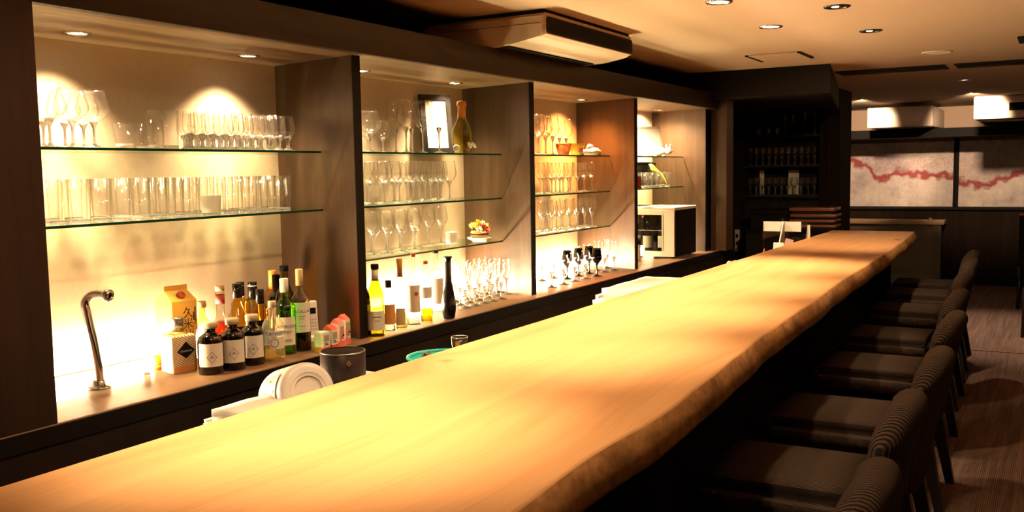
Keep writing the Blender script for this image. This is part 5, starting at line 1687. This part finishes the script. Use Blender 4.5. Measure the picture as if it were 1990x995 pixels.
def paint_mat(name, seed, pts, yellow):
    """Pale mottled sheets with faint upright seams and a ragged red stroke running across."""
    m, nt, out = nodes(name)
    b = N(nt, 'ShaderNodeBsdfPrincipled')
    b.inputs['Roughness'].default_value = 0.7
    tc = N(nt, 'ShaderNodeTexCoord')
    sep = N(nt, 'ShaderNodeSeparateXYZ')
    nt.links.new(tc.outputs['Object'], sep.inputs[0])
    big = N(nt, 'ShaderNodeTexNoise')
    big.inputs['Scale'].default_value = 3.0
    big.inputs['Detail'].default_value = 8
    big.inputs['Roughness'].default_value = 0.7
    of = N(nt, 'ShaderNodeVectorMath', operation='ADD')
    of.inputs[1].default_value = (seed, seed * 2, 0)
    nt.links.new(tc.outputs['Object'], of.inputs[0])
    nt.links.new(of.outputs[0], big.inputs['Vector'])
    cr = N(nt, 'ShaderNodeValToRGB')
    e = cr.color_ramp.elements
    e[0].position, e[0].color = 0.35, (0.30, 0.24, 0.26, 1)
    e[1].position, e[1].color = 0.68, (0.66, 0.55, 0.47, 1)
    x = e.new(0.52)
    x.color = (0.52, 0.43, 0.39, 1)
    nt.links.new(big.outputs['Fac'], cr.inputs[0])
    # seams
    md = N(nt, 'ShaderNodeMath', operation='PINGPONG')
    md.inputs[1].default_value = 0.11
    nt.links.new(sep.outputs['X'], md.inputs[0])
    sm_ = N(nt, 'ShaderNodeMapRange')
    sm_.inputs[1].default_value, sm_.inputs[2].default_value = 0.0, 0.006
    sm_.inputs[3].default_value, sm_.inputs[4].default_value = 0.35, 0.0
    nt.links.new(md.outputs[0], sm_.inputs[0])
    mx0 = N(nt, 'ShaderNodeMixRGB')
    mx0.inputs[2].default_value = (0.30, 0.17, 0.15, 1)
    nt.links.new(sm_.outputs[0], mx0.inputs[0])
    nt.links.new(cr.outputs[0], mx0.inputs[1])
    # the stroke: a float curve over X gives its height
    fc = N(nt, 'ShaderNodeFloatCurve')
    mr = N(nt, 'ShaderNodeMapRange')
    mr.inputs[1].default_value, mr.inputs[2].default_value = -0.7, 0.7
    nt.links.new(sep.outputs['X'], mr.inputs[0])
    cv = fc.mapping.curves[0]
    for i, (px, py) in enumerate(pts):
        if i < 2:
            cv.points[i].location = (px, py)
        else:
            cv.points.new(px, py)
    fc.mapping.update()
    nt.links.new(mr.outputs[0], fc.inputs['Value'])
    wob = N(nt, 'ShaderNodeTexNoise')
    wob.inputs['Scale'].default_value = 9
    wob.inputs['Detail'].default_value = 6
    nt.links.new(of.outputs[0], wob.inputs['Vector'])
    dz = N(nt, 'ShaderNodeMath', operation='SUBTRACT')
    nt.links.new(sep.outputs['Z'], dz.inputs[0])
    nt.links.new(fc.outputs[0], dz.inputs[1])
    w2 = N(nt, 'ShaderNodeMath', operation='MULTIPLY_ADD')
    w2.inputs[1].default_value, w2.inputs[2].default_value = 0.22, -0.11
    nt.links.new(wob.outputs['Fac'], w2.inputs[0])
    ad = N(nt, 'ShaderNodeMath', operation='ADD')
    nt.links.new(dz.outputs[0], ad.inputs[0])
    nt.links.new(w2.outputs[0], ad.inputs[1])
    ab = N(nt, 'ShaderNodeMath', operation='ABSOLUTE')
    nt.links.new(ad.outputs[0], ab.inputs[0])
    ms = N(nt, 'ShaderNodeMapRange')
    ms.inputs[1].default_value, ms.inputs[2].default_value = 0.018, 0.055
    ms.inputs[3].default_value, ms.inputs[4].default_value = 0.95, 0.0
    nt.links.new(ab.outputs[0], ms.inputs[0])
    mx1 = N(nt, 'ShaderNodeMixRGB')
    mx1.inputs[2].default_value = (0.27, 0.022, 0.028, 1)
    nt.links.new(ms.outputs[0], mx1.inputs[0])
    nt.links.new(mx0.outputs[0], mx1.inputs[1])
    # twig-like marks above the stroke
    vo = N(nt, 'ShaderNodeTexVoronoi', feature='DISTANCE_TO_EDGE')
    vo.inputs['Scale'].default_value = 7
    dsv = N(nt, 'ShaderNodeVectorMath', operation='ADD')
    nt.links.new(of.outputs[0], dsv.inputs[0])
    nt.links.new(wob.outputs['Color'], dsv.inputs[1])
    nt.links.new(dsv.outputs[0], vo.inputs['Vector'])
    vm = N(nt, 'ShaderNodeMapRange')
    vm.inputs[1].default_value, vm.inputs[2].default_value = 0.01, 0.05
    vm.inputs[3].default_value, vm.inputs[4].default_value = 0.8, 0.0
    nt.links.new(vo.outputs['Distance'], vm.inputs[0])
    up = N(nt, 'ShaderNodeMapRange')
    up.inputs[1].default_value, up.inputs[2].default_value = -0.02, 0.10
    nt.links.new(dz.outputs[0], up.inputs[0])
    up2 = N(nt, 'ShaderNodeMapRange')
    up2.inputs[1].default_value, up2.inputs[2].default_value = 0.25, 0.45
    up2.inputs[3].default_value, up2.inputs[4].default_value = 1.0, 0.15
    nt.links.new(dz.outputs[0], up2.inputs[0])
    m3 = N(nt, 'ShaderNodeMath', operation='MULTIPLY')
    nt.links.new(vm.outputs[0], m3.inputs[0])
    nt.links.new(up.outputs[0], m3.inputs[1])
    m4 = N(nt, 'ShaderNodeMath', operation='MULTIPLY')
    nt.links.new(m3.outputs[0], m4.inputs[0])
    nt.links.new(up2.outputs[0], m4.inputs[1])
    mx2 = N(nt, 'ShaderNodeMixRGB')
    mx2.inputs[2].default_value = (0.34, 0.09, 0.13, 1) if not yellow else (0.52, 0.20, 0.16, 1)
    nt.links.new(m4.outputs[0], mx2.inputs[0])
    nt.links.new(mx1.outputs[0], mx2.inputs[1])
    nt.links.new(mx2.outputs[0], b.inputs['Base Color'])
    nt.links.new(b.outputs[0], out.inputs[0])
    return m


for k, (x0, x1, lab, pts) in enumerate(((-2.325, -1.075, 'wide pale painting with a ragged dark red stroke, above the desk', [(0.05, 0.60), (0.97, 0.36), (0.22, 0.50), (0.35, 0.36), (0.52, 0.42), (0.66, 0.40), (0.80, 0.38)]),
                                        (-1.015, 0.42, 'second pale painting with pinkish twigs and a rising red stroke', [(0.0, 0.30), (1.0, 0.56), (0.15, 0.27), (0.30, 0.31), (0.45, 0.42), (0.7, 0.48)]))):
    t = thing('painting', lab, 'painting', ((x0 + x1) / 2, 12.66, 0.930), 0, 'paintings on the far wall')
    h = (x1 - x0) / 2
    bm = bmesh.new()
    for lo, hi in (((-h - 0.035, -0.03, 0), (-h, 0.02, 0.87)), ((h, -0.03, 0), (h + 0.02, 0.02, 0.87)), ((-h, -0.03, 0.85), (h, 0.02, 0.87))):
        bm_box(bm, lo, hi)
    obj('frame', mesh_from(bm, 'frame'), M_black, t)
    obj('canvas', box_mesh((-h, -0.015, 0.0), (h, 0.01, 0.85)), paint_mat(f'abstract_painting_{k}', 3.7 * k + 1.3, pts, k == 1), t)

M_acw = plain('ac_white', (0.62, 0.50, 0.40), 0.4, vary=0.02)
for k, (x0, x1, yf, z0, z1, lab) in enumerate(((-1.89, -1.195, 11.45, 1.872, 2.105, 'beige wall air conditioner lit at its corner, above the first painting'),
                                               (-0.76, 0.55, 11.0, 1.910, 2.149, 'larger beige air conditioner box, closer to the room, above the second painting'))):
    t = thing('wall_air_conditioner', lab, 'air conditioner', ((x0 + x1) / 2, yf, z0))
    h, hh = (x1 - x0) / 2, z1 - z0
    obj('casing', box_mesh((-h, 0, 0.0), (h, 12.70 - yf, hh), 0.018, 4), M_acw, t)
    obj('bottom_outlet', box_mesh((-h + 0.04, 0.03, -0.006), (h - 0.04, 0.20, 0.002)), M_black, t)
    obj('panel_seam', box_mesh((h - 0.05, -0.002, 0.01), (h - 0.044, 0.004, hh - 0.02)), M_cream, t)
    if k:
        obj('dark_grille', box_mesh((-h + 0.33, -0.012, 0.08), (h - 0.05, 0.004, 0.16)), M_black, t)

# ================================================================== CHAIRS
def puff(sx, sy, sz, r, cuts=6):
    bm = bmesh.new()
    bm_box(bm, (-sx / 2, -sy / 2, 0), (sx / 2, sy / 2, sz))
    bmesh.ops.bevel(bm, geom=bm.edges[:], offset=r, segments=4, affect='EDGES')
    bmesh.ops.subdivide_edges(bm, edges=[e for e in bm.edges if e.calc_length() > 0.05], cuts=cuts, use_grid_fill=True)
    return bm


CHX = [-0.615, -0.640, -0.632, -0.66, -0.71, -0.75, -0.78, -0.81]
CHY = [2.03, 2.75, 3.48, 4.40, 5.22, 6.20, 7.00, 7.62]
ch = thing('counter_chair', '', 'chair')
bm = puff(0.46, 0.47, 0.12, 0.035)
for v in bm.verts:
    v.co.z += 0.012 * (1 - (v.co.y / 0.24) ** 2) * (1 if v.co.z > 0.06 else 0) - 0.012
me = mesh_from(bm, 'seat')
me.shade_smooth()
obj('seat', me, M_cord, ch, (-0.02, 0, 0.46))
bm = bmesh.new()
rows_ = []
NS = 26
for i in range(NS + 1):
    a = -PI / 2 + PI * i / NS
    u = math.sin(a)                                     # -1 .. 1 across the width
    y = 0.235 * u
    T = 0.098 * max(0.02, (1 - abs(u) ** 5)) ** 0.5
    top = 0.455 - 0.10 * abs(u) ** 3.2
    r_ = T / 2
    sec = [(-r_ * 0.8, 0.0)] + [(-r_ * (0.8 + 0.2 * q / 5), (top - r_) * q / 5) for q in range(1, 6)]
    sec += [(-r_ * math.cos(PI * q / 8), top - r_ + r_ * math.sin(PI * q / 8)) for q in range(1, 8)]
    sec += [(r_ * (0.8 + 0.2 * q / 5), (top - r_) * q / 5) for q in range(5, -1, -1)]
    rows_.append([bm.verts.new((x + 0.15 * z + 0.10 * max(0, z - 0.28) - 0.022 * u * u * (0.4 + z / 0.45), y, z)) for x, z in sec])
for a_, b_ in zip(rows_, rows_[1:]):
    n_ = len(a_)
    for k in range(n_):
        bm.faces.new((a_[k], a_[(k + 1) % n_], b_[(k + 1) % n_], b_[k]))
bm.faces.new(rows_[0])
bm.faces.new(rows_[-1][::-1])
me = mesh_from(bm, 'backrest')
me.shade_smooth()
obj('backrest', me, M_cord, ch, (0.232, 0, 0.365))
obj('seat_frame', box_mesh((-0.21, -0.215, 0.40), (0.19, 0.215, 0.462)), M_black, ch)
M_leg = plain('black_leg', (0.010, 0.008, 0.007), 0.35)
for sx, sy in ((-1, -1), (-1, 1), (1, -1), (1, 1)):
    bm = bmesh.new()
    x0, y0 = (0.20 if sx > 0 else -0.19), 0.195 * sy
    x1, y1 = (0.285 if sx > 0 else -0.20), 0.205 * sy
    a = [bm.verts.new((x1 + dx * 0.018, y1 + dy * 0.018, 0)) for dx, dy in ((-1, -1), (1, -1), (1, 1), (-1, 1))]
    b = [bm.verts.new((x0 + dx * 0.030, y0 + dy * 0.026, 0.42)) for dx, dy in ((-1, -1), (1, -1), (1, 1), (-1, 1))]
    bm.faces.new(a[::-1])
    bm.faces.new(b)
    for i in range(4):
        bm.faces.new((a[i], a[(i + 1) % 4], b[(i + 1) % 4], b[i]))
    obj('leg', mesh_from(bm, 'leg'), M_leg, ch)
chair = Proto(ch)
for i, (x, y) in enumerate(zip(CHX, CHY)):
    chair.put((x, y, 0), f'dark brown corduroy counter chair with curved back, {ORD[i]} from the near end', 'chairs along the counter', random.uniform(-0.03, 0.03))

rc_ = thing('dining_chair', '', 'chair')
obj('seat', box_mesh((-0.21, -0.21, 0.42), (0.21, 0.21, 0.47), 0.012, 3), M_black, rc_)
obj('back_frame', box_mesh((-0.22, -0.235, 0.44), (0.22, -0.205, 0.93), 0.008), M_black, rc_)
obj('top_rail', box_mesh((-0.222, -0.245, 0.93), (0.222, -0.20, 0.955), 0.008, 3), plain('red_leather', (0.62, 0.04, 0.02), 0.4), rc_)
for sx in (-1, 1):
    for sy in (-1, 1):
        obj('leg', tube([(0.20 * sx, 0.20 * sy, 0.42), (0.215 * sx, 0.23 * sy, 0.0)], [0.02, 0.013], 8), M_leg, rc_)
rcp = Proto(rc_)
rcp.put((0.02, 9.02, 0), 'black dining chair with red top rail, nearer one at the edge of the carpet', 'red topped chairs')
rcp.put((-0.07, 10.75, 0), 'black dining chair with red top rail, farther one by the wainscot', 'red topped chairs')
